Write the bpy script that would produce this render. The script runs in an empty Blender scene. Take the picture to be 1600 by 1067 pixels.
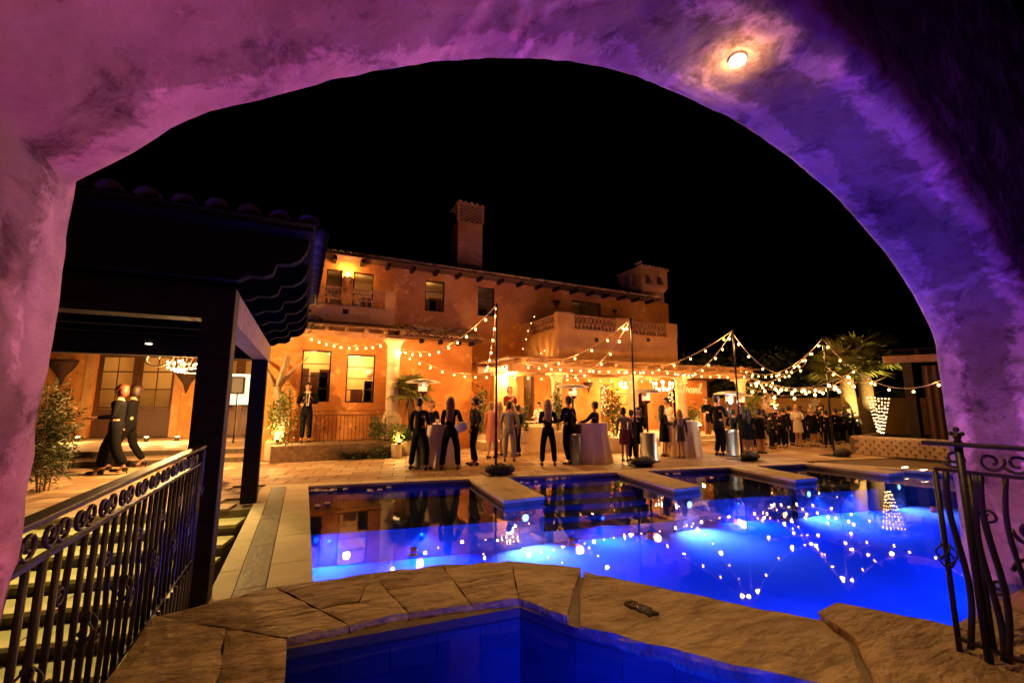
import bpy, bmesh, math, random
from mathutils import Vector, Matrix, noise
R = math.radians
rnd = random.Random(7)
S = bpy.context.scene
COL = S.collection

# ------------------------------------------------------------------ camera
F = 660.0; PITCH = R(8.1); YAW = R(26.0); CH = 1.7
cam = bpy.data.cameras.new("camera"); camo = bpy.data.objects.new("camera", cam); COL.objects.link(camo)
cam.sensor_width = 36; cam.lens = F / 1600 * 36; cam.clip_start = 0.05; cam.clip_end = 900
camo.location = (0, 0, CH); camo.rotation_euler = (R(90) + PITCH, 0, -YAW)
S.camera = camo
# ------------------------------------------------------------------ world: night sky
w = bpy.data.worlds.new("World"); S.world = w; w.use_nodes = True
wn = w.node_tree.nodes; bg = wn["Background"]
sky = wn.new("ShaderNodeTexSky"); sky.sky_type = 'NISHITA'; sky.sun_disc = False
sky.sun_elevation = R(-6); sky.sun_rotation = R(200)
w.node_tree.links.new(sky.outputs[0], bg.inputs[0]); bg.inputs[1].default_value = 0.012
# ------------------------------------------------------------------ exposure
S.view_settings.view_transform = 'Standard'; S.view_settings.look = 'None'
S.view_settings.exposure = 1.2; S.view_settings.gamma = 1.0; S.view_settings.use_curve_mapping = False
cy = S.cycles
cy.max_bounces = 6; cy.diffuse_bounces = 3; cy.glossy_bounces = 3; cy.transparent_max_bounces = 12
cy.sample_clamp_indirect = 4.0; cy.sample_clamp_direct = 0.0; cy.use_denoising = True
cy.caustics_reflective = False; cy.caustics_refractive = False; cy.use_light_tree = True

# ------------------------------------------------------------------ pixel rays -> real positions (measured on the photograph)
def ray(px, py):
    cx = (px - 800) / F; c_y = (533.5 - py) / F
    fwd = math.cos(PITCH) - c_y * math.sin(PITCH); up = math.sin(PITCH) + c_y * math.cos(PITCH)
    s, c = math.sin(YAW), math.cos(YAW)
    return Vector((cx * c + fwd * s, -cx * s + fwd * c, up))
def atz(px, py, z=0.0):
    r = ray(px, py); t = (z - CH) / r.z; return Vector((r.x * t, r.y * t, z))
def aty(px, py, y):
    r = ray(px, py); t = y / r.y; return Vector((r.x * t, y, r.z * t + CH))
def atd(px, py, d):
    """point on the ray at horizontal distance d"""
    r = ray(px, py); t = d / math.hypot(r.x, r.y); return Vector((r.x * t, r.y * t, r.z * t + CH))

# ------------------------------------------------------------------ materials
MATS = {}
def mat(name, col, rough=0.7, metal=0.0, col2=None, scale=3.0, bump=0.0, bscale=None, spec=0.5, contrast=(0.35, 0.65), detail=6, dist=0.02, stretch=None, col3=None, sheen=0):
    if name in MATS: return MATS[name]
    m = bpy.data.materials.new(name); m.use_nodes = True; nt = m.node_tree; b = nt.nodes["Principled BSDF"]
    b.inputs['Base Color'].default_value = (*col, 1); b.inputs['Roughness'].default_value = rough
    b.inputs['Metallic'].default_value = metal; b.inputs['Specular IOR Level'].default_value = spec
    if sheen: b.inputs['Sheen Weight'].default_value = sheen
    if col2 or bump:
        tc = nt.nodes.new("ShaderNodeTexCoord"); vec = tc.outputs['Object']
        geo = nt.nodes.new("ShaderNodeNewGeometry"); vec = geo.outputs['Position'] if name.startswith('w_') else tc.outputs['Object']
        if stretch:
            mp = nt.nodes.new("ShaderNodeMapping"); mp.inputs['Scale'].default_value = stretch
            nt.links.new(vec, mp.inputs[0]); vec = mp.outputs[0]
    if col2:
        n = nt.nodes.new("ShaderNodeTexNoise"); n.inputs['Scale'].default_value = scale; n.inputs['Detail'].default_value = detail; n.inputs['Roughness'].default_value = 0.62
        nt.links.new(vec, n.inputs['Vector'])
        cr = nt.nodes.new("ShaderNodeValToRGB"); e = cr.color_ramp.elements
        e[0].position = contrast[0]; e[1].position = contrast[1]; e[0].color = (*col, 1); e[1].color = (*col2, 1)
        if col3: k = e.new(min(.98, contrast[1] + .12)); k.color = (*col3, 1)
        nt.links.new(n.outputs['Fac'], cr.inputs[0]); nt.links.new(cr.outputs[0], b.inputs['Base Color'])
    if bump:
        n2 = nt.nodes.new("ShaderNodeTexNoise"); n2.inputs['Scale'].default_value = bscale or scale * 4; n2.inputs['Detail'].default_value = 8
        nt.links.new(vec, n2.inputs['Vector'])
        bp = nt.nodes.new("ShaderNodeBump"); bp.inputs['Strength'].default_value = bump; bp.inputs['Distance'].default_value = dist
        nt.links.new(n2.outputs['Fac'], bp.inputs['Height']); nt.links.new(bp.outputs[0], b.inputs['Normal'])
    MATS[name] = m; return m
def emis(name, col, strength, sample=False):
    if name in MATS: return MATS[name]
    m = bpy.data.materials.new(name); m.use_nodes = True; nt = m.node_tree
    b = nt.nodes["Principled BSDF"]; b.inputs['Base Color'].default_value = (*[min(1, c) for c in col], 1)
    b.inputs['Emission Color'].default_value = (*col, 1); b.inputs['Emission Strength'].default_value = strength
    if not sample: m.cycles.emission_sampling = 'NONE'
    MATS[name] = m; return m

stucco = mat('w_terracotta_stucco', (.52, .20, .05), .9, col2=(.64, .28, .08), scale=.9, bump=.35, bscale=9, contrast=(.38, .6), col3=(.66, .36, .15), spec=.2)
def flakes(m, sc=1.9, thr=.56, hi=(1.9, 2.3, 3.2), lo=(.62, .55, .5)):
    nt = m.node_tree; b = nt.nodes["Principled BSDF"]; src = b.inputs['Base Color'].links[0].from_socket; L = nt.links.new
    g = nt.nodes.new("ShaderNodeNewGeometry"); out = src
    for s_, stops in ((sc, ((thr, (1, 1, 1)), (thr + .06, hi))), (sc * .45, ((.36, lo), (.52, (1, 1, 1))))):
        n = nt.nodes.new("ShaderNodeTexNoise"); n.inputs['Scale'].default_value = s_; n.inputs['Detail'].default_value = 12; n.inputs['Roughness'].default_value = .7; n.inputs['Distortion'].default_value = .6; L(g.outputs['Position'], n.inputs['Vector'])
        c = nt.nodes.new("ShaderNodeValToRGB"); e = c.color_ramp.elements
        for k in (0, 1): e[k].position = stops[k][0]; e[k].color = (*stops[k][1], 1)
        L(n.outputs['Fac'], c.inputs[0]); x = nt.nodes.new("ShaderNodeMix"); x.data_type = 'RGBA'; x.blend_type = 'MULTIPLY'; x.inputs[0].default_value = .55; L(out, x.inputs[6]); L(c.outputs[0], x.inputs[7]); out = x.outputs[2]
    L(out, b.inputs['Base Color']); return m
flakes(stucco)
stucco_p = mat('w_pale_stucco', (.46, .22, .075), .9, col2=(.60, .33, .13), scale=1.6, bump=.35, bscale=10, spec=.2)
def arch_mat():
    m = bpy.data.materials.new('arch_plaster'); m.use_nodes = True; nt = m.node_tree; b = nt.nodes["Principled BSDF"]; L = nt.links.new
    b.inputs['Roughness'].default_value = .92; b.inputs['Specular IOR Level'].default_value = .12
    g = nt.nodes.new("ShaderNodeNewGeometry")
    def noi(sc, det=9, rough=.65, dist=0.0):
        n = nt.nodes.new("ShaderNodeTexNoise"); n.inputs['Scale'].default_value = sc; n.inputs['Detail'].default_value = det; n.inputs['Roughness'].default_value = rough; n.inputs['Distortion'].default_value = dist
        L(g.outputs['Position'], n.inputs['Vector']); return n.outputs['Fac']
    def ramp(src, *st):
        c = nt.nodes.new("ShaderNodeValToRGB"); e = c.color_ramp.elements; e[0].position, e[0].color = st[0][0], (*st[0][1], 1); e[1].position, e[1].color = st[-1][0], (*st[-1][1], 1)
        for p, q in st[1:-1]: k = e.new(p); k.color = (*q, 1)
        L(src, c.inputs[0]); return c.outputs[0]
    def mul(a, b2, f=1.0):
        x = nt.nodes.new("ShaderNodeMix"); x.data_type = 'RGBA'; x.blend_type = 'MULTIPLY'; x.inputs[0].default_value = f; L(a, x.inputs[6]); L(b2, x.inputs[7]); return x.outputs[2]
    base = ramp(noi(1.3), (.32, (.15, .10, .10)), (.5, (.25, .19, .18)), (.68, (.38, .31, .29)))
    blot = ramp(noi(4.2, 12, .72, .4), (.37, (.26, .20, .24)), (.47, (.85, .82, .84)), (.60, (1, 1, 1)))
    flake = ramp(noi(7.5, 12, .75, .8), (.58, (1, 1, 1)), (.64, (1.35, 1.3, 1.35)))
    sx = nt.nodes.new("ShaderNodeSeparateXYZ"); L(g.outputs['Position'], sx.inputs[0])
    def math_(op, a, b2, c=None):
        x = nt.nodes.new("ShaderNodeMath"); x.operation = op
        for i, v in enumerate((a, b2)):
            if isinstance(v, (int, float)): x.inputs[i].default_value = v
            else: L(v, x.inputs[i])
        return x.outputs[0]
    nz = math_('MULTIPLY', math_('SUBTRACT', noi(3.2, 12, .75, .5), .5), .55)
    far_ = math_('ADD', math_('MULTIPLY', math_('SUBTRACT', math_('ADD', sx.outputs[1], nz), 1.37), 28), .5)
    lime_far_lit = ramp(far_, (.0, (1, 1, 1)), (1.0, (2.0, 1.95, 2.3)))  # flaked pale plaster at far rim, with pool-side light put into the colour
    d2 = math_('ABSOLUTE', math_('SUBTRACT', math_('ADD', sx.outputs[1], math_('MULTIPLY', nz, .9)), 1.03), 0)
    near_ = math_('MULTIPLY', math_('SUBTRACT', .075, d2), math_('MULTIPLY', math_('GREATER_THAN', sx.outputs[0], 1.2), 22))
    lime_near_lit = ramp(near_, (.0, (1, 1, 1)), (1.0, (2.5, 2.4, 2.8)))  # near rim on the right: pale plaster brightened in colour as if lit
    vo = nt.nodes.new("ShaderNodeTexVoronoi"); vo.feature = 'DISTANCE_TO_EDGE'; vo.inputs['Scale'].default_value = .85
    wv = nt.nodes.new("ShaderNodeTexNoise"); wv.inputs['Scale'].default_value = 3.5; wv.inputs['Detail'].default_value = 8; L(g.outputs['Position'], wv.inputs['Vector'])
    vm = nt.nodes.new("ShaderNodeVectorMath"); vm.operation = 'MULTIPLY_ADD'; L(wv.outputs['Color'], vm.inputs[0]); vm.inputs[1].default_value = (.35, .35, .35); L(g.outputs['Position'], vm.inputs[2]); L(vm.outputs[0], vo.inputs['Vector'])
    seam = ramp(vo.outputs['Distance'], (.0, (1.7, 1.65, 1.8)), (.018, (1.25, 1.2, 1.3)), (.03, (.8, .78, .8)), (.06, (1, 1, 1)))
    crk = ramp(noi(2.0, 3), (.44, (0, 0, 0)), (.56, (1, 1, 1)))
    sm = nt.nodes.new("ShaderNodeMix"); sm.data_type = 'RGBA'; L(crk, sm.inputs[0]); sm.inputs[6].default_value = (1, 1, 1, 1); L(seam, sm.inputs[7])
    pits = ramp(noi(26, 6, .8), (.30, (.45, .4, .42)), (.38, (1, 1, 1)))
    col = mul(mul(mul(mul(mul(mul(base, blot, .9), flake), lime_far_lit), lime_near_lit), sm.outputs[2]), pits, .8); L(col, b.inputs['Base Color'])
    bp = nt.nodes.new("ShaderNodeBump"); bp.inputs['Strength'].default_value = .8; bp.inputs['Distance'].default_value = .03; L(noi(7, 12, .7), bp.inputs['Height'])
    bq = nt.nodes.new("ShaderNodeBump"); bq.inputs['Strength'].default_value = .35; bq.inputs['Distance'].default_value = .006; L(noi(70, 4, .7), bq.inputs['Height']); L(bp.outputs[0], bq.inputs['Normal'])
    L(bq.outputs[0], b.inputs['Normal']); return m
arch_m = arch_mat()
arch_old = mat('w_arch_plaster', (.30, .24, .24), .92, col2=(.56, .47, .46), scale=2.6, bump=.9, bscale=16, contrast=(.36, .62), detail=10, spec=.15, col3=(.70, .62, .6), dist=.03)
limestone = mat('w_limestone', (.55, .43, .27), .8, col2=(.66, .53, .35), scale=2.5, bump=.25, bscale=40, spec=.3)
column_m = mat('w_column_stone', (.62, .47, .28), .8, col2=(.75, .6, .4), scale=3, bump=.4, bscale=25, spec=.3)
slate = mat('w_dark_slate', (.075, .065, .045), .55, col2=(.13, .11, .075), scale=5, bump=.5, bscale=14, stretch=(1, .5, 1))
paver_a = [mat('w_paver_%s' % n, c, .62, col2=c2, scale=3.5, bump=.35, bscale=18, spec=.4) for n, c, c2 in
           (('tan', (.36, .23, .12), (.46, .31, .17)), ('rose', (.33, .18, .095), (.43, .27, .15)), ('cream', (.46, .33, .19), (.55, .41, .25)), ('brown', (.25, .145, .07), (.34, .21, .11)))]
grout = mat('w_grout', (.16, .105, .06), .9, bump=.3, bscale=30)
ground_m = mat('w_ground', (.05, .045, .03), .95, col2=(.08, .07, .045), scale=.5)
def flag_mat(name, a, b2, sc):
    m = mat(name, a, .68, col2=b2, scale=sc, bump=1.0, bscale=6, stretch=(1, 2.4, 1), dist=.09, spec=.45, contrast=(.36, .66), detail=9)
    return m
flags = [flag_mat('w_flagstone_tan', (.24, .145, .06), (.50, .34, .16), 2.6), flag_mat('w_flagstone_ochre', (.28, .175, .07), (.52, .36, .17), 2.0), flag_mat('w_flagstone_brown', (.20, .12, .05), (.44, .28, .13), 3.2)]
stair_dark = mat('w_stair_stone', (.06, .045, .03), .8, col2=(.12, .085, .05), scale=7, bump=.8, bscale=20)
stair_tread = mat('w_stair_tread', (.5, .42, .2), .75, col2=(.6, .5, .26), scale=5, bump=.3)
iron = mat('wrought_iron', (.035, .026, .03), .45, metal=.55, bump=.4, bscale=60, dist=.004)
pole_m = mat('black_pole_paint', (.012, .011, .01), .4, metal=.3)
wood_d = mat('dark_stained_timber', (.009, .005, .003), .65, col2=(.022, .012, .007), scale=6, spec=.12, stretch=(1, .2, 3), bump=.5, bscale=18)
wood_m = mat('weathered_timber', (.20, .095, .035), .75, col2=(.33, .17, .07), scale=5, bump=.5, bscale=20)
door_w = mat('brown_door_wood', (.07, .028, .011), .5, col2=(.11, .045, .018), scale=6, stretch=(3, 3, .3), bump=.3)
frame_b = mat('dark_bronze_frame', (.02, .014, .009), .45, metal=.3)
rooftile = [mat('clay_tile_%d' % i, c, .8, col2=c2, scale=6, bump=.4) for i, (c, c2) in enumerate((((.5, .27, .13), (.64, .38, .2)), ((.28, .12, .06), (.42, .22, .12)), ((.62, .42, .25), (.72, .52, .34))))]
roofdark = mat('roof_underlay', (.10, .045, .02), .9, bump=.3)
pool_m = mat('w_pool_plaster', (.5, .6, .72), .7, col2=(.62, .70, .8), scale=1.2, spec=.2)
shelf_m = mat('w_pool_shelf', (.30, .2, .12), .8, col2=(.4, .27, .16), scale=2.0, spec=.2)
pooltile = mat('w_waterline_tile', (.10, .055, .04), .35, col2=(.17, .1, .07), scale=3)
spatile = [mat('w_spa_tile_%d' % i, c, .3, col2=c2, scale=5) for i, (c, c2) in enumerate((((.07, .055, .06), (.10, .08, .09)), ((.085, .065, .07), (.12, .095, .10))))]
glassy = mat('clear_glass', (.8, .8, .8), .05)
black_f = mat('black_fabric', (.004, .0035, .004), .9, bump=.2, bscale=80, dist=.003, spec=.15)
navy_f = mat('charcoal_fabric', (.008, .007, .008), .85, bump=.2, bscale=80, dist=.003, spec=.2)
grey_f = mat('grey_tweed', (.22, .19, .16), .9, bump=.2, bscale=90, dist=.003)
brown_f = mat('brown_sequin', (.06, .035, .02), .35, bump=.5, bscale=90, dist=.004)
maroon_f = mat('maroon_fabric', (.14, .012, .012), .8)
pink_f = mat('dusty_pink_fabric', (.5, .17, .12), .8)
cream_f = mat('cream_fabric', (.68, .56, .42), .85)
white_f = mat('white_shirt', (.78, .72, .62), .85)
khaki_f = mat('khaki_fabric', (.28, .2, .13), .85)
linen = mat('table_linen', (.74, .52, .27), .8, col2=(.82, .60, .33), scale=4, bump=.2, sheen=.3)
skin = [mat('skin_%d' % i, c, .55) for i, c in enumerate(((.5, .26, .17), (.42, .2, .12), (.3, .14, .08)))]
hairs = {n: mat('hair_' + n, c, .55, bump=.5, bscale=60, dist=.004, stretch=(6, 6, .6)) for n, c in
         (('black', (.006, .004, .003)), ('brown', (.028, .012, .006)), ('red', (.13, .032, .01)), ('blonde', (.3, .17, .07)), ('dark', (.025, .013, .008)))}
leather = mat('black_leather', (.01, .008, .008), .35)
bag_m = mat('white_leather', (.6, .5, .42), .5)
steel = mat('brushed_steel', (.5, .48, .45), .35, metal=1)
alu = mat('heater_reflector', (.75, .7, .62), .45, metal=.6)
pot_m = mat('white_planter', (.62, .52, .38), .7, bump=.2)
petal = mat('white_petals', (.75, .6, .5), .7)
sand_m = mat('black_sandbag', (.012, .012, .013), .7, bump=.8, bscale=12)
plaster_in = mat('interior_plaster', (.7, .52, .25), .9)
curtain = mat('brown_curtain', (.07, .03, .018), .9, col2=(.1, .045, .025), scale=3, stretch=(6, 6, .2))
def leafm(name, c, c2):
    m = mat(name, c, .6, col2=c2, scale=4, contrast=(.3, .7)); return m
leaf_y = leafm('leaf_yellow_green', (.10, .12, .02), (.22, .22, .04))
leaf_d = leafm('leaf_dark', (.02, .035, .012), (.06, .08, .025))
leaf_g = leafm('leaf_green', (.05, .075, .02), (.1, .13, .035))
leaf_p = leafm('palm_leaf', (.10, .11, .025), (.24, .22, .06))
bark = mat('bark', (.10, .06, .03), .9, col2=(.2, .13, .07), scale=10, bump=.9, bscale=25)
palebark = mat('pale_bark', (.42, .3, .17), .85, col2=(.25, .16, .08), scale=7, bump=.8, bscale=18, stretch=(1, 1, .25))
bulb_e = emis('warm_bulb', (1, .46, .11), 12)
bulb_far = emis('warm_bulb_far', (1, .5, .14), 8)
chand_e = emis('chandelier_bulb', (1, .6, .24), 16)
fairy_e = emis('fairy_light', (1, .6, .22), 5)
sign_m = mat('white_sign_paint', (.82, .74, .6), .6)
cord_m = mat('light_cord', (.5, .38, .25), .6)
coil_e = emis('heater_coil', (1, .12, .05), 3.0)

# water: thin dielectric sheet (Fresnel mirror over clear blue-tinted water)
def water_mat(name, tint, bump_s, scale, rough=.015):
    m = bpy.data.materials.new(name); m.use_nodes = True; nt = m.node_tree; nt.nodes.clear()
    out = nt.nodes.new("ShaderNodeOutputMaterial"); mx = nt.nodes.new("ShaderNodeMixShader")
    tr = nt.nodes.new("ShaderNodeBsdfTransparent"); tr.inputs[0].default_value = (*tint, 1)
    gl = nt.nodes.new("ShaderNodeBsdfGlossy"); gl.inputs['Roughness'].default_value = rough
    fr = nt.nodes.new("ShaderNodeFresnel"); fr.inputs[0].default_value = 1.33
    g = nt.nodes.new("ShaderNodeNewGeometry")
    n = nt.nodes.new("ShaderNodeTexNoise"); n.inputs['Scale'].default_value = scale; n.inputs['Detail'].default_value = 3
    bp = nt.nodes.new("ShaderNodeBump"); bp.inputs['Strength'].default_value = bump_s; bp.inputs['Distance'].default_value = .01
    L = nt.links.new
    L(g.outputs['Position'], n.inputs['Vector']); L(n.outputs['Fac'], bp.inputs['Height'])
    L(bp.outputs[0], gl.inputs['Normal']); L(bp.outputs[0], fr.inputs['Normal'])
    L(fr.outputs[0], mx.inputs[0]); L(tr.outputs[0], mx.inputs[1]); L(gl.outputs[0], mx.inputs[2]); L(mx.outputs[0], out.inputs[0])
    return m
water_m = water_mat('pool_water', (.42, .62, 1.0), .10, 2.2)
spawater_m = water_mat('spa_water', (.30, .42, 1.0), .15, 5)
def glass_mat():
    m = bpy.data.materials.new('window_glass'); m.use_nodes = True; nt = m.node_tree; nt.nodes.clear()
    out = nt.nodes.new("ShaderNodeOutputMaterial"); mx = nt.nodes.new("ShaderNodeMixShader")
    tr = nt.nodes.new("ShaderNodeBsdfTransparent"); gl = nt.nodes.new("ShaderNodeBsdfGlossy"); gl.inputs['Roughness'].default_value = .02
    fr = nt.nodes.new("ShaderNodeFresnel"); fr.inputs[0].default_value = 1.5; L = nt.links.new
    L(fr.outputs[0], mx.inputs[0]); L(tr.outputs[0], mx.inputs[1]); L(gl.outputs[0], mx.inputs[2]); L(mx.outputs[0], out.inputs[0]); return m
pane_m = glass_mat()

# ------------------------------------------------------------------ mesh builder
class MB:
    def __init__(s): s.v = []; s.f = []; s.sm = []
    def add(s, vs, fs, smooth=False):
        o = len(s.v); s.v += [tuple(v) for v in vs]
        for f in fs: s.f.append(tuple(o + i for i in f)); s.sm.append(smooth)
        return s
    def box(s, x0, x1, y0, y1, z0, z1):
        return s.add([(x0, y0, z0), (x1, y0, z0), (x1, y1, z0), (x0, y1, z0), (x0, y0, z1), (x1, y0, z1), (x1, y1, z1), (x0, y1, z1)],
                     [(0, 3, 2, 1), (4, 5, 6, 7), (0, 1, 5, 4), (1, 2, 6, 5), (2, 3, 7, 6), (3, 0, 4, 7)])
    def beam(s, a, b, wd, h, up=Vector((0, 0, 1))):
        a = Vector(a); b = Vector(b); d = (b - a).normalized(); sd = d.cross(up)
        if sd.length < 1e-4: sd = Vector((1, 0, 0))
        sd.normalize(); u = sd.cross(d); vs = []
        for p in (a, b):
            for i, j in ((-1, -1), (1, -1), (1, 1), (-1, 1)): vs.append(p + sd * i * wd / 2 + u * j * h / 2)
        return s.add(vs, [(0, 1, 2, 3), (7, 6, 5, 4), (0, 4, 5, 1), (1, 5, 6, 2), (2, 6, 7, 3), (3, 7, 4, 0)])
    def tube(s, pts, r, n=8, caps=True):
        pts = [Vector(p) for p in pts]; rs = r if isinstance(r, (list, tuple)) else [r] * len(pts); vs = []; fs = []
        prev = None
        for i, p in enumerate(pts):
            d = (pts[min(i + 1, len(pts) - 1)] - pts[max(i - 1, 0)])
            if d.length < 1e-9: d = Vector((0, 0, 1))
            d.normalize()
            if prev is None:
                a = d.cross(Vector((0, 0, 1)));
                if a.length < .05: a = d.cross(Vector((1, 0, 0)))
            else: a = prev - d * prev.dot(d)
            a.normalize(); prev = a; b = d.cross(a)
            for k in range(n): t = 2 * math.pi * k / n; vs.append(p + (a * math.cos(t) + b * math.sin(t)) * rs[i])
        for i in range(len(pts) - 1):
            for k in range(n): fs.append((i * n + k, i * n + (k + 1) % n, (i + 1) * n + (k + 1) % n, (i + 1) * n + k))
        if caps: fs.append(tuple(range(n - 1, -1, -1))); fs.append(tuple(range((len(pts) - 1) * n, len(pts) * n)))
        return s.add(vs, fs, True)
    def lathe(s, prof, c=(0, 0, 0), n=20, sx=1, sy=1, rot=0):
        vs = []; fs = []
        for r, z in prof:
            for k in range(n): t = 2 * math.pi * k / n + rot; vs.append((c[0] + math.cos(t) * r * sx, c[1] + math.sin(t) * r * sy, c[2] + z))
        m = len(prof)
        for i in range(m - 1):
            for k in range(n): fs.append((i * n + k, i * n + (k + 1) % n, (i + 1) * n + (k + 1) % n, (i + 1) * n + k))
        fs.append(tuple(range(n - 1, -1, -1))); fs.append(tuple(range((m - 1) * n, m * n)))
        return s.add(vs, fs, True)
    def ball(s, c, r, n=10, m=6, sc=(1, 1, 1), wob=0):
        vs = []; fs = []
        for i in range(m + 1):
            ph = math.pi * i / m
            for k in range(n):
                t = 2 * math.pi * k / n; d = Vector((math.sin(ph) * math.cos(t), math.sin(ph) * math.sin(t), math.cos(ph)))
                q = r * (1 + (wob * noise.noise(d * 1.7 + Vector(c)) if wob else 0))
                vs.append((c[0] + d.x * q * sc[0], c[1] + d.y * q * sc[1], c[2] + d.z * q * sc[2]))
        for i in range(m):
            for k in range(n): fs.append((i * n + k, (i + 1) * n + k, (i + 1) * n + (k + 1) % n, i * n + (k + 1) % n))
        return s.add(vs, fs, True)
    def prism(s, poly, z0, z1):
        n = len(poly); ar = sum(poly[i][0] * poly[(i + 1) % n][1] - poly[(i + 1) % n][0] * poly[i][1] for i in range(n))
        if ar < 0: poly = poly[::-1]
        vs = [(p[0], p[1], z0) for p in poly] + [(p[0], p[1], z1) for p in poly]
        return s.add(vs, [tuple(range(n - 1, -1, -1)), tuple(range(n, 2 * n))] + [(i, (i + 1) % n, n + (i + 1) % n, n + i) for i in range(n)])
    def mesh(s, name, off=None):
        me = bpy.data.meshes.new(name); vs = s.v
        if off is not None: vs = [(v[0] - off[0], v[1] - off[1], v[2] - off[2]) for v in vs]
        me.from_pydata(vs, [], s.f); me.polygons.foreach_set('use_smooth', s.sm); me.update(); return me
    def build(s, name, m, parent=None, local=False, bevel=0):
        off = None
        if parent and not local:
            off = Vector((0, 0, 0)); p = parent
            while p: off += p.location; p = p.parent
        me = s.mesh(name, off)
        return link(name, me, m, parent, bevel)
def link(name, me, m, parent=None, bevel=0):
    if m and not me.materials: me.materials.append(m)
    o = bpy.data.objects.new(name, me); COL.objects.link(o)
    if parent: o.parent = parent
    if bevel:
        b = o.modifiers.new('bevel', 'BEVEL'); b.width = bevel; b.segments = 2; b.limit_method = 'ANGLE'
    return o
def tag(o, label, cat, group=None, kind=None):
    if label: o['label'] = label
    if cat: o['category'] = cat
    if group: o['group'] = group
    if kind: o['kind'] = kind
    return o
def thing(name, label, cat, loc=(0, 0, 0), rz=0, group=None):
    o = bpy.data.objects.new(name, None); COL.objects.link(o); o.location = loc; o.rotation_euler = (0, 0, rz)
    o.empty_display_size = .1
    return tag(o, label, cat, group)
def struct(name, mb, m): o = mb.build(name, m); o['kind'] = 'structure'; return o
def copy_tree(o, parent=None):
    c = o.copy(); COL.objects.link(c); c.parent = parent
    for ch in list(o.children): copy_tree(ch, c)
    return c
def inst(src, parent=None, loc=None, rz=None):
    c = src.copy(); COL.objects.link(c)
    if parent: c.parent = parent
    if loc is not None: c.location = loc
    if rz is not None: c.rotation_euler.z = rz
    return c
GAIN = dict(spa_spot=.65, palm_uplight=4, bulb_light=4.5, chandelier_light=3.4, plant_light=1.1, room_light=.8, wall_wash=1, blue_pool_light=.72, pool_light=1.1, sconce_light=2.0, stair_light=.42, soffit_spot=1.9, soffit_halo=4.5, led=2.0)
def light(name, kind, loc, energy, col, parent=None, size=.03, target=None, spot=None, blend=.5, wloc=True):
    energy *= GAIN.get(name, 1.0)
    l = bpy.data.lights.new(name, kind); l.energy = energy; l.color = col
    if kind == 'AREA': l.size = size
    else: l.shadow_soft_size = size
    if spot: l.spot_size = R(spot); l.spot_blend = blend
    o = bpy.data.objects.new(name, l); COL.objects.link(o); p = Vector(loc)
    if target is not None: o.rotation_euler = (Vector(target) - p).to_track_quat('-Z', 'Y').to_euler()
    if parent and wloc:
        q = parent
        while q: p = p - q.location; q = q.parent
    o.location = p
    if parent: o.parent = parent
    return o
WARM = (1, .44, .115); WARM2 = (1, .52, .17)
def wall_holes(mb, axis_pt, u, x0, x1, z0, z1, holes, th):
    """vertical wall slab from u*x0 to u*x1, with rectangular holes (a,b,c,d); u unit direction in plan, thickness behind"""
    u = Vector((u[0], u[1], 0)).normalized(); nrm = Vector((-u.y, u.x, 0)); P0 = Vector((axis_pt[0], axis_pt[1], 0))
    xs = sorted({x0, x1, *[h[0] for h in holes], *[h[1] for h in holes]}); zs = sorted({z0, z1, *[h[2] for h in holes], *[h[3] for h in holes]})
    def pt(a, z, d): q = P0 + u * a + nrm * d; return (q.x, q.y, z)
    for i in range(len(xs) - 1):
        for j in range(len(zs) - 1):
            a, b, c, d = xs[i], xs[i + 1], zs[j], zs[j + 1]; mx, mz = (a + b) / 2, (c + d) / 2
            if any(h[0] < mx < h[1] and h[2] < mz < h[3] for h in holes): continue
            mb.add([pt(a, c, 0), pt(b, c, 0), pt(b, d, 0), pt(a, d, 0)], [(0, 1, 2, 3)])
            mb.add([pt(a, c, th), pt(b, c, th), pt(b, d, th), pt(a, d, th)], [(3, 2, 1, 0)])
    for a, b, c, d in holes:
        mb.add([pt(a, c, 0), pt(b, c, 0), pt(b, c, th), pt(a, c, th)], [(0, 1, 2, 3)])
        mb.add([pt(a, d, 0), pt(b, d, 0), pt(b, d, th), pt(a, d, th)], [(3, 2, 1, 0)])
        mb.add([pt(a, c, 0), pt(a, c, th), pt(a, d, th), pt(a, d, 0)], [(0, 1, 2, 3)])
        mb.add([pt(b, c, 0), pt(b, c, th), pt(b, d, th), pt(b, d, 0)], [(3, 2, 1, 0)])
    mb.add([pt(x0, z1, 0), pt(x1, z1, 0), pt(x1, z1, th), pt(x0, z1, th)], [(0, 1, 2, 3)])
    for a in (x0, x1): mb.add([pt(a, z0, 0), pt(a, z0, th), pt(a, z1, th), pt(a, z1, 0)], [(0, 1, 2, 3)])
    return mb
from mathutils.geometry import tessellate_polygon
def holed(mb, outer, inner, z, flip=False):
    ps = [[Vector((*p, 0)) for p in outer], [Vector((*p, 0)) for p in inner]]
    tris = tessellate_polygon(ps); vs = [(p[0], p[1], z) for p in outer + inner]
    fs = []
    for t in tris:
        a, b, c = (Vector(vs[i]) for i in t)
        up = (b - a).cross(c - a).z > 0
        fs.append(tuple(t) if up != flip else tuple(t[::-1]))
    return mb.add(vs, fs)
def curtain_wall(mb, poly, z0, z1, closed=True):
    n = len(poly)
    for i in range(n if closed else n - 1):
        a = poly[i]; b = poly[(i + 1) % n]
        mb.add([(a[0], a[1], z0), (b[0], b[1], z0), (b[0], b[1], z1), (a[0], a[1], z1)], [(0, 1, 2, 3)])
    return mb
def inside(p, poly):
    c = False; n = len(poly)
    for i in range(n):
        a = poly[i]; b = poly[(i + 1) % n]
        if (a[1] > p[1]) != (b[1] > p[1]) and p[0] < (b[0] - a[0]) * (p[1] - a[1]) / (b[1] - a[1]) + a[0]: c = not c
    return c
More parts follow.
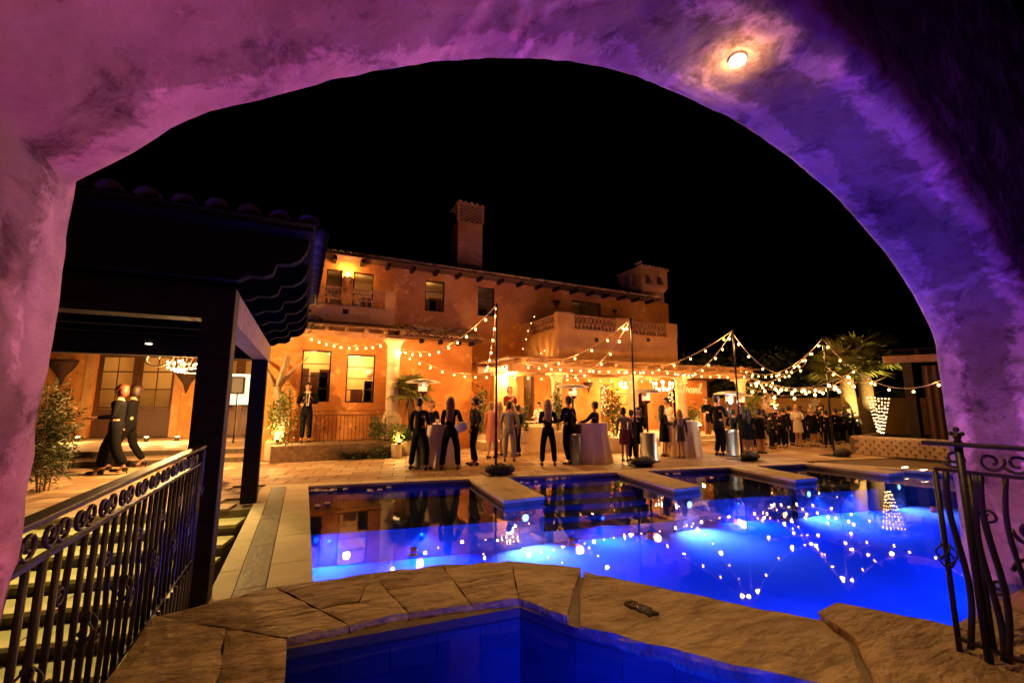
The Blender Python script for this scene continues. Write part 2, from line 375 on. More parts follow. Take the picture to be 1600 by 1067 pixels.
U = Vector((.979, -.2035)); V = Vector((.2035, .979))      # patio direction (along the far pool edge) and its normal
def uv(a, b, o=Vector((.17, 9.86))): q = o + U * a + V * b; return (q.x, q.y)

# ================================================================== SETTING
# sky is the world. ground with a sunken bay for pool, spa and stairs
mb = MB(); X0, X1, Y0, Y1, BIG = -12, 16.2, -9, 10.6, 420
for q in ((-BIG, X0, -BIG, BIG), (X1, BIG, -BIG, BIG), (X0, X1, -BIG, Y0), (X0, X1, Y1, BIG)):
    mb.add([(q[0], q[2], -.03), (q[1], q[2], -.03), (q[1], q[3], -.03), (q[0], q[3], -.03)], [(0, 1, 2, 3)])
mb.add([(X0, Y0, -2.2), (X1, Y0, -2.2), (X1, Y1, -2.2), (X0, Y1, -2.2)], [(0, 1, 2, 3)])
curtain_wall(mb, [(X0, Y0), (X0, Y1), (X1, Y1), (X1, Y0)], -2.2, -.03)
struct('ground', mb, ground_m)

# pool basin
PA, PB, PC, PD, PE = (.17, 2.0), (.17, 9.86), (12.75, 7.245), (14.1, 4.9), (15.2, 1.1)
basin = [PA, PB, PC, PD, PE, (.17, 1.1)]
mb = MB(); curtain_wall(mb, basin, -.9, -.16); mb.add([(*p, -.82) for p in basin], [tuple(range(5, -1, -1))])
struct('pool_basin', mb, pool_m)
mb = MB(); ins = [(p[0] + (.004 if p[0] < 1 else -.004), p[1] - .004) for p in basin]
curtain_wall(mb, [ins[0], ins[1], ins[2], ins[3], ins[4]], -.36, -.012, False); struct('waterline_band', mb, pooltile)
# shallow sun shelf along the far edge with steps in its second bay
def slab(mb, a0, a1, b0, b1, z0, z1): mb.prism([uv(a0, b0), uv(a1, b0), uv(a1, b1), uv(a0, b1)], z0, z1)
mb = MB(); slab(mb, .02, 3.9, -2.25, -.01, -.815, -.34); slab(mb, 7.4, 12.8, -1.75, -.01, -.815, -.34)
slab(mb, 3.93, 7.37, -.7, -.01, -.815, -.30); slab(mb, 3.93, 7.37, -1.15, -.72, -.815, -.41); slab(mb, 3.93, 7.37, -1.6, -1.17, -.815, -.52); slab(mb, 3.93, 7.37, -2.05, -1.62, -.815, -.62)
struct('pool_shelf', mb, shelf_m)
mb = MB(); mb.add([(*p, -.10) for p in basin], [tuple(range(5, -1, -1))]); o = mb.build('pool_water', water_m); o['kind'] = 'structure'

# deck bodies (solid below, slabs laid on top)
patio = MB()
patio.prism([(-9, 10.0), (-1.1, 8.42), (-.66, 8.33), (-.66, 10.59), (-9, 10.59)], -2.1, -.035)
patio.prism([uv(-.84, .0), uv(12.9, 0), (16.19, 7.0), (16.19, 10.59), (-.65, 10.59)], -1.6, -.034)
patio.prism([PC, PD, PE, (16.19, 1.1), (16.19, 6.99)], -1.6, -.033)
patio.prism([(-.64, 1.2), (.165, 1.2), (.165, 9.85), (-.64, 10.02)], -2.0, -.036)
struct('patio_base', patio, grout)
# beyond the bay: patio grout sheet
mb = MB(); mb.add([(-9.5, 10.55, -.024), (22, 10.55, -.024), (22, 24, -.024), (-9.5, 24, -.024)], [(0, 1, 2, 3)]); struct('patio_bed', mb, grout)

# --- pavers: tumbled travertine, running bond along U
pats = thing('patio_paving', 'mottled tan paving of the patio beyond the pool', None, (0, 0, 0)); pats['kind'] = 'structure'
def paver_mesh(l, wd, m, k):
    mb = MB(); r2 = random.Random(k); n = []
    for sx, sy in ((-1, -1), (1, -1), (1, 1), (-1, 1)): n.append((sx * (l / 2 - .006 - r2.random() * .006), sy * (wd / 2 - .006 - r2.random() * .006)))
    t = [(x * .985, y * .98, .001) for x, y in n]
    mb.add([(x, y, -.035) for x, y in n] + [(x, y, -.006) for x, y in n] + t, [(0, 1, 5, 4), (1, 2, 6, 5), (2, 3, 7, 6), (3, 0, 4, 7), (4, 5, 9, 8), (5, 6, 10, 9), (6, 7, 11, 10), (7, 4, 8, 11), (8, 9, 10, 11)])
    me = mb.mesh('paver'); me.materials.append(m); return me
PL, PW = .62, .41
pmesh = [[paver_mesh(PL, PW, m, i * 7 + j) for j in range(2)] for i, m in enumerate(paver_a)]
cells = []
for j in range(1, 26):
    for i in range(-16, 34):
        a = (i + .5 * (j % 2)) * PL + .1; b = .36 + (j - .5) * PW; p = uv(a, b)
        if p[1] > 17.2 + .1 * p[0] or p[0] < -8.5 or p[0] > 21: continue
        if p[0] < -.64 and p[1] < 8.1: continue
        cells.append((math.hypot(*p), p))
for j in range(0, -8, -1):       # continue left of the strips down to the stair head
    for i in range(-16, 0):
        a = (i + .5 * (j % 2)) * PL + .1; b = .36 + (j - .5) * PW; p = uv(a, b)
        if -8.5 < p[0] < -1.0 and p[1] > 8.25 - .207 * (p[0] + 1.1) + .25: cells.append((math.hypot(*p), p))
cells.sort(); ang = math.atan2(U.y, U.x); far = MB(); farmats = []
def pick(p):
    n = noise.noise(Vector((p[0] * .55, p[1] * .55, 3))) + rnd.uniform(-.45, .45)
    return 3 if n < -.28 else 1 if n < 0 else 0 if n < .3 else 2
for k, (d, p) in enumerate(cells):
    c = pick(p)
    if k < 290:
        o = link('paver', pmesh[c][k % 2], None, pats); o.location = (p[0], p[1], rnd.uniform(-.002, .003)); o.rotation_euler.z = ang
    else:
        me = pmesh[c][k % 2]; ca, sa = math.cos(ang), math.sin(ang); z = rnd.uniform(-.002, .003)
        far.add([(p[0] + v.co.x * ca - v.co.y * sa, p[1] + v.co.x * sa + v.co.y * ca, v.co.z + z) for v in me.vertices], [tuple(q.vertices) for q in me.polygons]); farmats += [c] * len(me.polygons)
me = far.mesh('distant_pavers'); [me.materials.append(m) for m in paver_a]; me.polygons.foreach_set('material_index', farmats)
o = link('distant_pavers', me, None, pats); o['kind'] = 'stuff'

# --- coping along the far edge and piers with deck slabs
cop = thing('pool_coping', None, None); cop['kind'] = 'structure'
a = -.85
while a < 12.9:
    l = min(rnd.uniform(.85, 1.0), 13.0 - a); m_ = MB(); slab(m_, a + .006, a + l - .006, -.03, .335, -.05, .004); m_.build('coping_slab', limestone, cop, bevel=.006); a += l
# right edge coping
for i in range(6):
    p, q = Vector(PC), Vector(PD); d = (q - p).normalized(); nn = Vector((-d.y, d.x)); s0 = i * .45 + .1
    a_, b_ = p + d * (s0 + .005), p + d * (s0 + .44); m_ = MB(); m_.prism([tuple(a_ - nn * .03), tuple(b_ - nn * .03), tuple(b_ + nn * .35), tuple(a_ + nn * .35)], -.05, .004); m_.build('coping_slab', limestone, cop, bevel=.006)
# strips left of the pool
for x0, x1, m, ln, nm in ((-.655, -.47, limestone, 1.05, 'border_slab'), (-.462, -.215, slate, 1.3, 'slate_slab'), (-.207, .185, limestone, 1.05, 'border_slab')):
    y = 2.2
    while y < 9.7:
        y1 = min(y + ln, 9.90 - .2 * x0); m_ = MB(); m_.box(x0, x1, y + .004, y1 - .004, -.05, .006); m_.build(nm, m, cop, bevel=.004); y += ln
# four piers
PIERS = [((3.437, 9.2), (4.26, 9.02), (4.02, 6.93), (3.24, 6.95)), ((6.98, 8.46), (7.72, 8.31), (7.36, 6.36), (6.66, 6.38)), ((10.15, 7.80), (10.95, 7.63), (10.5, 5.87), (9.82, 5.93)), ((12.55, 7.3), (13.3, 6.55), (13.25, 5.40), (12.62, 5.44))]
for k, (A, B, C_, D) in enumerate(PIERS):
    body = MB(); body.prism([A, B, C_, D], -.815, -.05); pr = body.build('pool_pier', pooltile); pr['kind'] = 'structure'
    A, B, C_, D = map(Vector, (A, B, C_, D)); e = .025
    for i in range(3):
        for s0, s1 in ((0, .47), (.49, 1)):
            t0, t1 = i / 3 + .004, (i + 1) / 3 - .004
            def q(s_, t_): return tuple((A + (B - A) * s_) * (1 - t_) + (D + (C_ - D) * s_) * t_)
            m_ = MB(); m_.prism([q(s0 - (e if s0 == 0 else 0), t0), q(s1 + (e if s1 == 1 else 0), t0), q(s1 + (e if s1 == 1 else 0), t1 + (.02 if i == 2 else 0)), q(s0 - (e if s0 == 0 else 0), t1 + (.02 if i == 2 else 0))], -.048, .006)
            m_.build('deck_slab', limestone, pr, bevel=.006)
    c = (C_ + D) / 2
    L = thing('underwater_light', 'underwater pool light on the end of the %s pier from the left' % ('first', 'second', 'third', 'fourth')[k], 'pool light', (c.x, c.y - .01, -.32), 0, 'underwater lights on the pool piers')
    m_ = MB(); m_.tube([(0, 0, 0), (0, -.03, 0)], .08, 20); m_.build('lamp_housing', steel, L, local=True)
    m_ = MB(); m_.tube([(0, -.03, 0), (0, -.035, 0)], .06, 20); m_.build('lens', emis('pool_lens', (.35, .6, 1), 2.5), L, local=True)
    light('pool_light', 'SPOT', (0, -.06, 0), 170 if k < 2 else 90, (.10, .20, 1), L, .06, None, 120, .7, wloc=False).rotation_euler = (R(32), 0, R(180))
WLAB = ['blue pool light in the left wall near the spa', 'blue pool light behind the spa coping', 'blue pool light beside the spillway', 'blue pool light in the near wall right of the right railing', 'blue pool light in the middle of the near wall out of view', 'blue pool light at the right end of the near wall', 'blue pool light in the left wall by the shallow shelf', 'blue pool light in the near wall below the right railing', 'blue pool light in the near wall behind the right jamb']
for k, (a_, b_) in enumerate(((.8, -2.28), (2.2, -2.28), (5.5, -2.12), (8.8, -1.8), (10.9, -1.8), (11.9, -1.8))):  # fill lamps added to spread the blue evenly over the pool floor
    q = uv(a_, b_); L = thing('shelf_fill_light', 'blue underwater light in the riser of the shallow shelf, %s from the left' % ('first', 'second', 'third', 'fourth', 'fifth', 'sixth')[k], 'pool light', (q[0], q[1], -.45), 0, 'blue lights in the shelf riser')
    m_ = MB(); m_.ball((0, 0, 0), .03, 12, 8); m_.build('lens', emis('blue_lens', (.02, .1, 1), 1.2), L, local=True)
    q = light('blue_pool_light', 'SPOT', (0, -.07, .08), 240, (.002, .034, 1), L, .06, None, 130, .5, wloc=False); q.rotation_euler = (R(24), 0, R(180))
# more blue lamps in the near pool walls
for k, (x, y) in enumerate(((.3, 4.4), (1.4, 3.45), (3.4, 1.7), (6.2, 1.5), (9.5, 1.5), (12.6, 1.6), (.3, 7.4), (4.9, 1.65), (8.0, 1.5))):
    L = thing('wall_pool_light', WLAB[k], 'pool light', (x, y, -.38), 0, 'blue lights in the pool walls')
    m_ = MB(); m_.ball((0, 0, 0), .04, 12, 8); m_.build('lens', emis('blue_lens', (.02, .1, 1), 1.2), L, local=True)
    q = light('blue_pool_light', 'SPOT', (0, .09, 0) if x > 1 else (.09, 0, 0), (40 if k == 6 else 360), (.002, .034, 1), L, .08, None, 104, .6, wloc=False); q.rotation_euler = (R(48), 0, R(0 if x > 1 else -60))

# --- grotto platform with the raised spa
OUT = [(-.66, -4), (-.66, 3.17), (-.5, 3.30), (.1, 3.34), (.55, 3.27), (1.22, 3.16), (1.48, 3.05), (1.85, 2.72), (2.70, 1.58), (2.93, 1.58), (3.22, 1.16), (8, 1.16), (8, -4)]
INN = [(.0, -.3), (.0, 2.62), (1.27, 2.49), (1.44, 2.15), (2.24, 1.14), (2.75, .5), (2.6, -.3)]
mb = MB(); holed(mb, OUT, INN, .452); curtain_wall(mb, OUT, -1.9, .452)
struct('grotto_platform', mb, mat('w_platform_stone', (.2, .14, .08), .8, col2=(.3, .21, .12), scale=4, bump=.6))
mb = MB(); curtain_wall(mb, INN, -.55, .451); mb.add([(*p, -.5) for p in INN], [tuple(range(6, -1, -1))]); struct('spa_basin', mb, mat('w_spa_plaster', (.04, .035, .05), .6, col2=(.07, .06, .08), scale=4))
mb = MB(); mb.add([(*p, .405) for p in INN], [tuple(range(6, -1, -1))]); o = mb.build('spa_water', spawater_m); o['kind'] = 'structure'
spa = thing('spa_tiling', None, None); spa['kind'] = 'structure'
for i in range(1, 5):
    p, q = Vector(INN[i]), Vector(INN[(i + 1) % 7]); d = q - p; ln = d.length; d.normalize(); nn = Vector((d.y, -d.x)); n = max(1, round(ln / .27))
    for r_ in range(1):
        for k in range(n):
            a_, b_ = p + d * (ln * k / n + .003), p + d * (ln * (k + 1) / n - .003)
            m_ = MB(); z0 = .245 - r_ * .152; e = rnd.uniform(.007, .009)
            m_.prism([tuple(a_ - nn * .004), tuple(b_ - nn * .004), tuple(b_ + nn * e), tuple(a_ + nn * e)], z0 + .003, z0 + .149); m_.build('tile', spatile[(k * 3 + r_ + (k // 2)) % 2], spa)
L = thing('spa_light', 'blue underwater light of the raised spa', 'spa light', (1.9, .35, .02)); m_ = MB(); m_.ball((0, 0, 0), .06, 12, 8); m_.build('lens', emis('blue_lens', (.02, .1, 1), 3), L, local=True)
light('spa_spot', 'SPOT', L.location + Vector((-.9, -.1, -.05)), 260, (.006, .035, 1), L, .06, (2.0, 1.75, .02), 84, .8)
light('spa_spot', 'SPOT', L.location + Vector((-.9, -.1, -.05)), 90, (.006, .035, 1), L, .06, (1.1, 2.5, -.05), 70, .9)

# --- flagstones: one mesh each, cleft top
def flagstone(poly, ztop, m, seed, parent, th=.1, amp=.012, name='flagstone', shrink=.004):
    r2 = random.Random(seed); c = Vector((sum(p[0] for p in poly) / len(poly), sum(p[1] for p in poly) / len(poly))); ed = []
    n = len(poly)
    for i in range(n):
        a, b = Vector(poly[i]), Vector(poly[(i + 1) % n]); k = max(2, int((b - a).length / .09)); nn = Vector(((b - a).y, -(b - a).x)).normalized()
        for j in range(k):
            p = a + (b - a) * j / k; w_ = 0 if j == 0 else noise.noise(Vector((p.x * 9, p.y * 9, seed))) * .016
            p = p + nn * w_; p = p + (c - p).normalized() * shrink; ed.append(p)
    bm = bmesh.new(); top = [bm.verts.new((p.x, p.y, ztop)) for p in ed]; f = bm.faces.new(top); f.normal_update()
    if f.normal.z < 0: f.normal_flip()
    rim = list(f.verts)
    bmesh.ops.triangulate(bm, faces=[f]); bmesh.ops.subdivide_edges(bm, edges=[e for e in bm.edges if not e.is_boundary], cuts=4, use_grid_fill=False)
    bmesh.ops.triangulate(bm, faces=bm.faces[:]); bmesh.ops.beautify_fill(bm, faces=bm.faces[:], edges=bm.edges[:])
    for v in bm.verts:
        x, y = v.co.x, v.co.y; bnd = v.is_boundary
        t = x * .75 + y * .65; s = x * .65 - y * .75
        r_ = abs(noise.noise(Vector((t * 2.2, s * 7, seed * 1.3)))) * 1.3 + noise.noise(Vector((x * 16, y * 16, seed))) * .35
        v.co.z = ztop + (r_ - .4) * amp - (.005 if bnd else 0)
    be = [e for e in bm.edges if e.is_boundary]
    r = bmesh.ops.extrude_edge_only(bm, edges=be); ev = [g for g in r['geom'] if isinstance(g, bmesh.types.BMVert)]
    for v in ev:
        d = Vector((v.co.x, v.co.y)) - c; v.co.x += d.normalized().x * r2.uniform(-.004, .01); v.co.y += d.normalized().y * r2.uniform(-.004, .01); v.co.z = ztop - .03
    be = [e for e in bm.edges if e.is_boundary]
    r = bmesh.ops.extrude_edge_only(bm, edges=be)
    for v in [g for g in r['geom'] if isinstance(g, bmesh.types.BMVert)]:
        d = Vector((v.co.x, v.co.y)) - c; v.co.x -= d.normalized().x * .012; v.co.y -= d.normalized().y * .012; v.co.z = ztop - th
    bmesh.ops.recalc_face_normals(bm, faces=bm.faces)
    me = bpy.data.meshes.new(name); bm.to_mesh(me); bm.free(); me.materials.append(m)
    return link(name, me, None, parent)
cope = thing('spa_coping', None, None); cope['kind'] = 'structure'
ST = [  # outer/inner pairs along the left arc
 ((-.69, -.6), (.0, -.6)), ((-.70, .6), (.03, .75)), ((-.69, 1.55), (.02, 1.62)), ((-.70, 2.35), (.0, 2.22)), ((-.69, 3.22), (-.0, 2.64)), ((-.1, 3.37), (.30, 2.63)), ((.5, 3.32), (.62, 2.62)), ((1.0, 3.24), (.98, 2.56)), ((1.5, 3.09), (1.27, 2.51)), ((1.91, 2.76), (1.42, 2.2))]
sd = 1
for i in range(len(ST) - 1):
    (o0, i0), (o1, i1) = ST[i], ST[i + 1]; o0, i0, o1, i1 = map(Vector, (o0, i0, o1, i1))
    f0 = .36 + .3 * rnd.random(); f1 = min(.75, max(.25, f0 + rnd.uniform(-.2, .2)))
    m0, m1 = o0 + (i0 - o0) * f0, o1 + (i1 - o1) * f1
    if i == len(ST) - 2 or i == 0: flagstone([tuple(o0), tuple(o1), tuple(i1), tuple(i0)], .5, flags[sd % 3], sd, cope); sd += 1; continue
    j = Vector((rnd.uniform(-.05, .05), rnd.uniform(-.05, .05)))
    if i % 3 == 1:
        mm = (m0 + m1) / 2 + j
        flagstone([tuple(o0), tuple(o1), tuple(m1), tuple(mm), tuple(m0)], .5 + rnd.uniform(-.003, .004), flags[sd % 3], sd, cope); sd += 1
        flagstone([tuple(m0), tuple(mm), tuple(m1), tuple(i1), tuple(i0)], .5 + rnd.uniform(-.003, .004), flags[sd % 3], sd, cope); sd += 1
    elif i % 3 == 2:
        mm = (m0 + m1) / 2 + j
        flagstone([tuple(o0), tuple(o1), tuple(mm), tuple(m0)], .5 + rnd.uniform(-.003, .004), flags[sd % 3], sd, cope); sd += 1
        flagstone([tuple(o1), tuple(m1), tuple(i1), tuple(mm)], .5 + rnd.uniform(-.003, .004), flags[(sd + 1) % 3], sd, cope); sd += 1
        flagstone([tuple(m0), tuple(mm), tuple(i1), tuple(i0)], .5 + rnd.uniform(-.003, .004), flags[sd % 3], sd, cope); sd += 1
    else:
        flagstone([tuple(o0), tuple(o1), tuple(m1), tuple(m0)], .5 + rnd.uniform(-.003, .004), flags[sd % 3], sd, cope); sd += 1
        flagstone([tuple(m0), tuple(m1), tuple(i1), tuple(i0)], .5 + rnd.uniform(-.003, .004), flags[sd % 3], sd, cope); sd += 1
flagstone([(1.92, 2.735), (2.33, 2.14), (2.72, 1.56), (2.60, 1.37), (2.235, 1.13), (1.83, 1.6), (1.455, 2.13), (1.66, 2.42)], .476, flags[0], 41, cope, amp=.016)
flagstone([(2.745, 1.60), (2.98, 1.62), (3.24, 1.19), (3.15, .78), (2.72, .5), (2.27, 1.10), (2.62, 1.35)], .505, flags[2], 42, cope, amp=.010)
flagstone([(3.26, 1.19), (3.8, 1.2), (3.75, .62), (3.17, .76)], .5, flags[1], 43, cope)
flagstone([(3.82, 1.2), (4.42, 1.2), (4.42, .55), (3.77, .61)], .5, flags[2], 44, cope)
flagstone([(2.75, .48), (3.15, .75), (3.9, .56), (4.4, .5), (4.4, -.6), (2.75, -.6)], .5, flags[0], 45, cope)
# wet glistening patch on the spillway
pc = atz(1003, 951, .48); m_ = MB(); pts = []
for i in range(40):
    t = i / 40 * math.tau; r_ = (.055 + .03 * noise.noise(Vector((math.cos(t) * 2.2, math.sin(t) * 2.2, 5))) + .02 * noise.noise(Vector((math.cos(t) * 6, math.sin(t) * 6, 1))))
    a_ = Vector((math.cos(t) * r_ * 1.9, math.sin(t) * r_ * .75)); a_.rotate(Matrix.Rotation(R(-78), 2)); pts.append((pc.x + a_.x, pc.y + a_.y))
m_.prism(pts, .466, .4885)
tag(m_.build('wet_patch', mat('w_wet_water', (.01, .006, .003), .03, bump=1.0, bscale=45, dist=.06, spec=1)), 'small glistening puddle on the spillway stone of the spa', 'puddle')

# --- stairs going down left of the strips, lit treads
stairs = thing('garden_stairs', None, None); stairs['kind'] = 'structure'
ox, oy = -.72, 8.36
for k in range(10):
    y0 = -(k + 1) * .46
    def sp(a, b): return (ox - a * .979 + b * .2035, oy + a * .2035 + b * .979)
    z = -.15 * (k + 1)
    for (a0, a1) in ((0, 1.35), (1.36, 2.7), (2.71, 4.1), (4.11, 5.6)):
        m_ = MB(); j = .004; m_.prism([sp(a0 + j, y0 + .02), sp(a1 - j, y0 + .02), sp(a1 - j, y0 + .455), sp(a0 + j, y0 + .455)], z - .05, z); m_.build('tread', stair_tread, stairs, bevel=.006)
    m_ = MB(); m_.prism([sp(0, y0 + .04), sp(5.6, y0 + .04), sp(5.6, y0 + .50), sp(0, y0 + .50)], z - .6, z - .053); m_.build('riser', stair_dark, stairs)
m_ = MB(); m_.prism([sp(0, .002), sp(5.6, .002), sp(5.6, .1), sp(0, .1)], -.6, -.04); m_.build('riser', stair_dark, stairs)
mb = MB(); mb.add([(-9, -4, -1.62), (-.66, -4, -1.62), (-.66, 8, -1.62), (-9, 8, -1.62)], [(0, 1, 2, 3)]); struct('lower_path', mb, grout)
mb = MB(); mb.prism([sp(5.62, -5.4), sp(6.2, -5.4), sp(6.2, .6), sp(5.62, .6)], -1.9, .1); struct('stair_side_wall', mb, stair_dark)

# ================================================================== ARCHWAY
arch = thing('stone_archway', 'rough plastered archway lit purple, framing the whole view', 'archway', (-.58, 1.5, 0))
C = [(-.60, -1.7), (-.60, 0), (-.595, .8), (-.585, 1.6), (-.582, 2.15), (-.58, 2.285), (-.50, 2.375), (-.36, 2.53), (-.056, 2.756), (.29, 2.964), (.732, 3.177), (1.073, 3.289), (1.475, 3.345), (1.952, 3.352), (2.522, 3.29), (3.192, 3.09), (3.8, 2.78), (4.201, 2.45), (4.39, 2.15), (4.40, 1.75), (4.39, 1.2), (4.38, .5), (4.38, -1.7)]
def resample(pts, ds):
    out = [Vector(pts[0])]; 
    for i in range(len(pts) - 1):
        p0 = Vector(pts[max(i - 1, 0)]); p1 = Vector(pts[i]); p2 = Vector(pts[i + 1]); p3 = Vector(pts[min(i + 2, len(pts) - 1)])
        if i in (4, 5): p0 = p1 - (p2 - p1); p3 = p2 + (p2 - p1)
        k = max(1, int((p2 - p1).length / ds))
        for j in range(1, k + 1):
            t = j / k; out.append(.5 * ((2 * p1) + (p2 - p0) * t + (2 * p0 - 5 * p1 + 4 * p2 - p3) * t * t + (3 * p1 - p0 - 3 * p2 + p3) * t ** 3))
    return out
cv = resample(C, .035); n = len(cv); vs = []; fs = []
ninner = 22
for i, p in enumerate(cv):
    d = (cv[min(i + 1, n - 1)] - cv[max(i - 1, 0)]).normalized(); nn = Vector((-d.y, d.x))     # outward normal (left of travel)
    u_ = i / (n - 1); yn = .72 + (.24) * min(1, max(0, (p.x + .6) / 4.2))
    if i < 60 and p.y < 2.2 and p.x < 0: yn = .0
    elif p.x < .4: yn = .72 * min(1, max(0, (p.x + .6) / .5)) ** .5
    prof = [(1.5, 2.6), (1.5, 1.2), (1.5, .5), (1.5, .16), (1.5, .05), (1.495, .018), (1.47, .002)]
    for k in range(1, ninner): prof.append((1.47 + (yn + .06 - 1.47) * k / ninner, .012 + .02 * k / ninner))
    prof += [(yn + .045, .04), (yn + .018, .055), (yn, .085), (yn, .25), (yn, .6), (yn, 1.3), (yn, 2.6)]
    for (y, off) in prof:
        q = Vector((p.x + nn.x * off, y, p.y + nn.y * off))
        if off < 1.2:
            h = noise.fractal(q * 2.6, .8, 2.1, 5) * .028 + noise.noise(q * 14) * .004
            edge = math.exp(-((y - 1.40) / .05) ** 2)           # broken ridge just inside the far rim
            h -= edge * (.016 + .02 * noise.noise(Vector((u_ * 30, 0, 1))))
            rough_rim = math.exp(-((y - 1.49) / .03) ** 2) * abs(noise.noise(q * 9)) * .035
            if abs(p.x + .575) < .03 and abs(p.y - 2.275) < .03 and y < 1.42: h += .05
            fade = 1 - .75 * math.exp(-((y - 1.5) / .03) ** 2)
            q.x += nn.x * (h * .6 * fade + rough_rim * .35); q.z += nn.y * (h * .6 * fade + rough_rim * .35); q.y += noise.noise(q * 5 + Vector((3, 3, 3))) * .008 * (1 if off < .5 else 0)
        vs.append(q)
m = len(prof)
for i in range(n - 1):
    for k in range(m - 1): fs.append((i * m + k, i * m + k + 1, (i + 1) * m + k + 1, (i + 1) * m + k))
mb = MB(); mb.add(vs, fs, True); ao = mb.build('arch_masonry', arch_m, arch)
from mathutils.bvhtree import BVHTree
bvh = BVHTree.FromPolygons([tuple(v) for v in vs], fs)
lp, ln_, _, _ = bvh.ray_cast(Vector((0, 0, CH)), ray(1152, 91).normalized())
if ln_.dot(lp - Vector((0, 0, CH))) > 0: ln_ = -ln_
dl = thing('recessed_ceiling_lamp', 'small bright recessed lamp set in the arch soffit', 'lamp', lp)
nn = (ln_ + Vector((0, 0, -.4))).normalized()
m_ = MB(); m_.tube([Vector((0, 0, 0)) - nn * .04, nn * .010], .040, 24); m_.build('trim_ring', mat('lamp_trim', (.7, .6, .45), .5), dl, local=True)
m_ = MB(); m_.tube([nn * .0162, nn * .022], .036, 24); m_.build('lens', emis('soffit_lens', (1, .70, .32), 40), dl, local=True)
light('soffit_spot', 'SPOT', lp + nn * .05, 30, (1, .60, .22), dl, .03, lp + Vector((-.35, .45, -3)), 150, .9)
light('soffit_halo', 'POINT', lp + nn * .06, .5, (1, .46, .12), dl, .03)
# LED uplights standing on the grotto floor, just out of the frame
def uplight(label, loc, tgt, e, col, ang, soft=.05):
    t = thing('led_uplight', label, 'uplight', loc, 0, 'coloured uplights inside the grotto')
    m_ = MB(); m_.lathe([(.05, 0), (.05, .12), (.045, .13)], n=16); m_.build('housing', pole_m, t, local=True)
    m_ = MB(); m_.lathe([(.04, .131), (.04, .135)], n=16); m_.build('lens', emis('led_' + str(len(MATS)), col, 3), t, local=True)
    light('led', 'SPOT', Vector(loc) + Vector((0, 0, .16)), e, col, t, soft, tgt, ang, .8); return t
uplight('magenta uplight below the left jamb', (.35, .85, .5), (-.50, .95, 2.1), 18, (1, .13, .32), 120)
uplight('purple uplight aimed at the left of the arch', (1.15, .75, .5), (.55, .92, 3.0), 10, (.78, .05, .58), 100)
uplight('violet uplight at the far right of the spa', (3.95, .5, .5), (4.1, .96, 3.2), 13, (.24, .03, 1), 100)
uplight('pink uplight at the foot of the right jamb', (3.55, .3, .5), (4.5, 1.0, 1.0), 16, (1, .22, .55), 100)
uplight('violet uplight aimed at the crown of the arch', (2.5, .6, .5), (2.5, 1.0, 3.3), 7, (.5, .04, .95), 100)

# ================================================================== VILLA
villa = thing('villa', 'two storey terracotta stucco villa with clay tile roof and balconies', 'house', (0, 16.5, 0))
def window(parent, P0, u, a, b, c, d, nv=0, nh=0, fr=.06, depth=.10, m=None, name='window', fd=.05):
    u = Vector((u[0], u[1], 0)).normalized(); nr = Vector((-u.y, u.x, 0)); P0 = Vector((P0[0], P0[1], 0)); m = m or frame_b
    def T(x, z, t): q = P0 + u * x + nr * t; return Vector((q.x, q.y, z))
    def bar(mb, x0, x1, z0, z1, t0, t1):
        vs = [T(x, z, t) for t in (t0, t1) for x, z in ((x0, z0), (x1, z0), (x1, z1), (x0, z1))]
        mb.add(vs, [(0, 1, 2, 3), (7, 6, 5, 4), (0, 4, 5, 1), (1, 5, 6, 2), (2, 6, 7, 3), (3, 7, 4, 0)])
    mb = MB(); e = .002; t0, t1 = depth, depth + fd
    bar(mb, a + e, b - e, c + e, c + fr, t0, t1); bar(mb, a + e, b - e, d - fr, d - e, t0, t1)
    bar(mb, a + e, a + fr, c + fr, d - fr, t0, t1); bar(mb, b - fr, b - e, c + fr, d - fr, t0, t1)
    w_ = mb.build(name, m, parent)
    for k in range(nv):
        x = a + fr + (b - a - 2 * fr) * (k + 1) / (nv + 1); q = MB(); bar(q, x - .015, x + .015, c + fr, d - fr, t0 + .005, t1 - .012); q.build('mullion', m, w_)
    for k in range(nh):
        z = c + fr + (d - c - 2 * fr) * (k + 1) / (nh + 1); q = MB(); bar(q, a + fr, b - fr, z - .014, z + .014, t0 + .003, t1 - .014); q.build('glazing_bar', m, w_)
    q = MB(); bar(q, a + fr - .01, b - fr + .01, c + fr - .01, d - fr + .01, t1 - .011, t1 - .006); q.build('pane', pane_m, w_)
    return w_
def room(parent, P0, u, a, b, c, d, energy, depth=1.6, th=.3, m=None, col=WARM2, furn=True, seed=0, pad=.35):
    u = Vector((u[0], u[1], 0)).normalized(); nr = Vector((-u.y, u.x, 0)); P0 = Vector((P0[0], P0[1], 0))
    def T(x, z, t): q = P0 + u * x + nr * t; return Vector((q.x, q.y, z))
    a0, b0, c0, d0 = a - pad, b + pad, c - .3, d + .12; t0 = th + .004
    mb = MB(); v = [T(x, z, t) for t in (t0, t0 + depth) for x, z in ((a0, c0), (b0, c0), (b0, d0), (a0, d0))]
    mb.add(v, [(4, 5, 6, 7), (0, 1, 5, 4), (1, 2, 6, 5), (2, 3, 7, 6), (3, 0, 4, 7)]); mb.build('room_interior', m or plaster_in, parent)
    if furn:
        r2 = random.Random(seed); mb = MB()
        for k in range(3):
            x = a + (b - a) * r2.random(); wd = .12 + .2 * r2.random(); h = (d - c) * (.2 + .5 * r2.random()); p = T(x, 0, t0 + depth * .6)
            mb.box(p.x - wd, p.x + wd, p.y - .1, p.y + .1, c0, c + h)
        mb.build('furniture', door_w, parent)
    light('room_light', 'POINT', T((a + b) / 2 - .1, d - .15, t0 + depth * .35), energy, col, parent, .1)
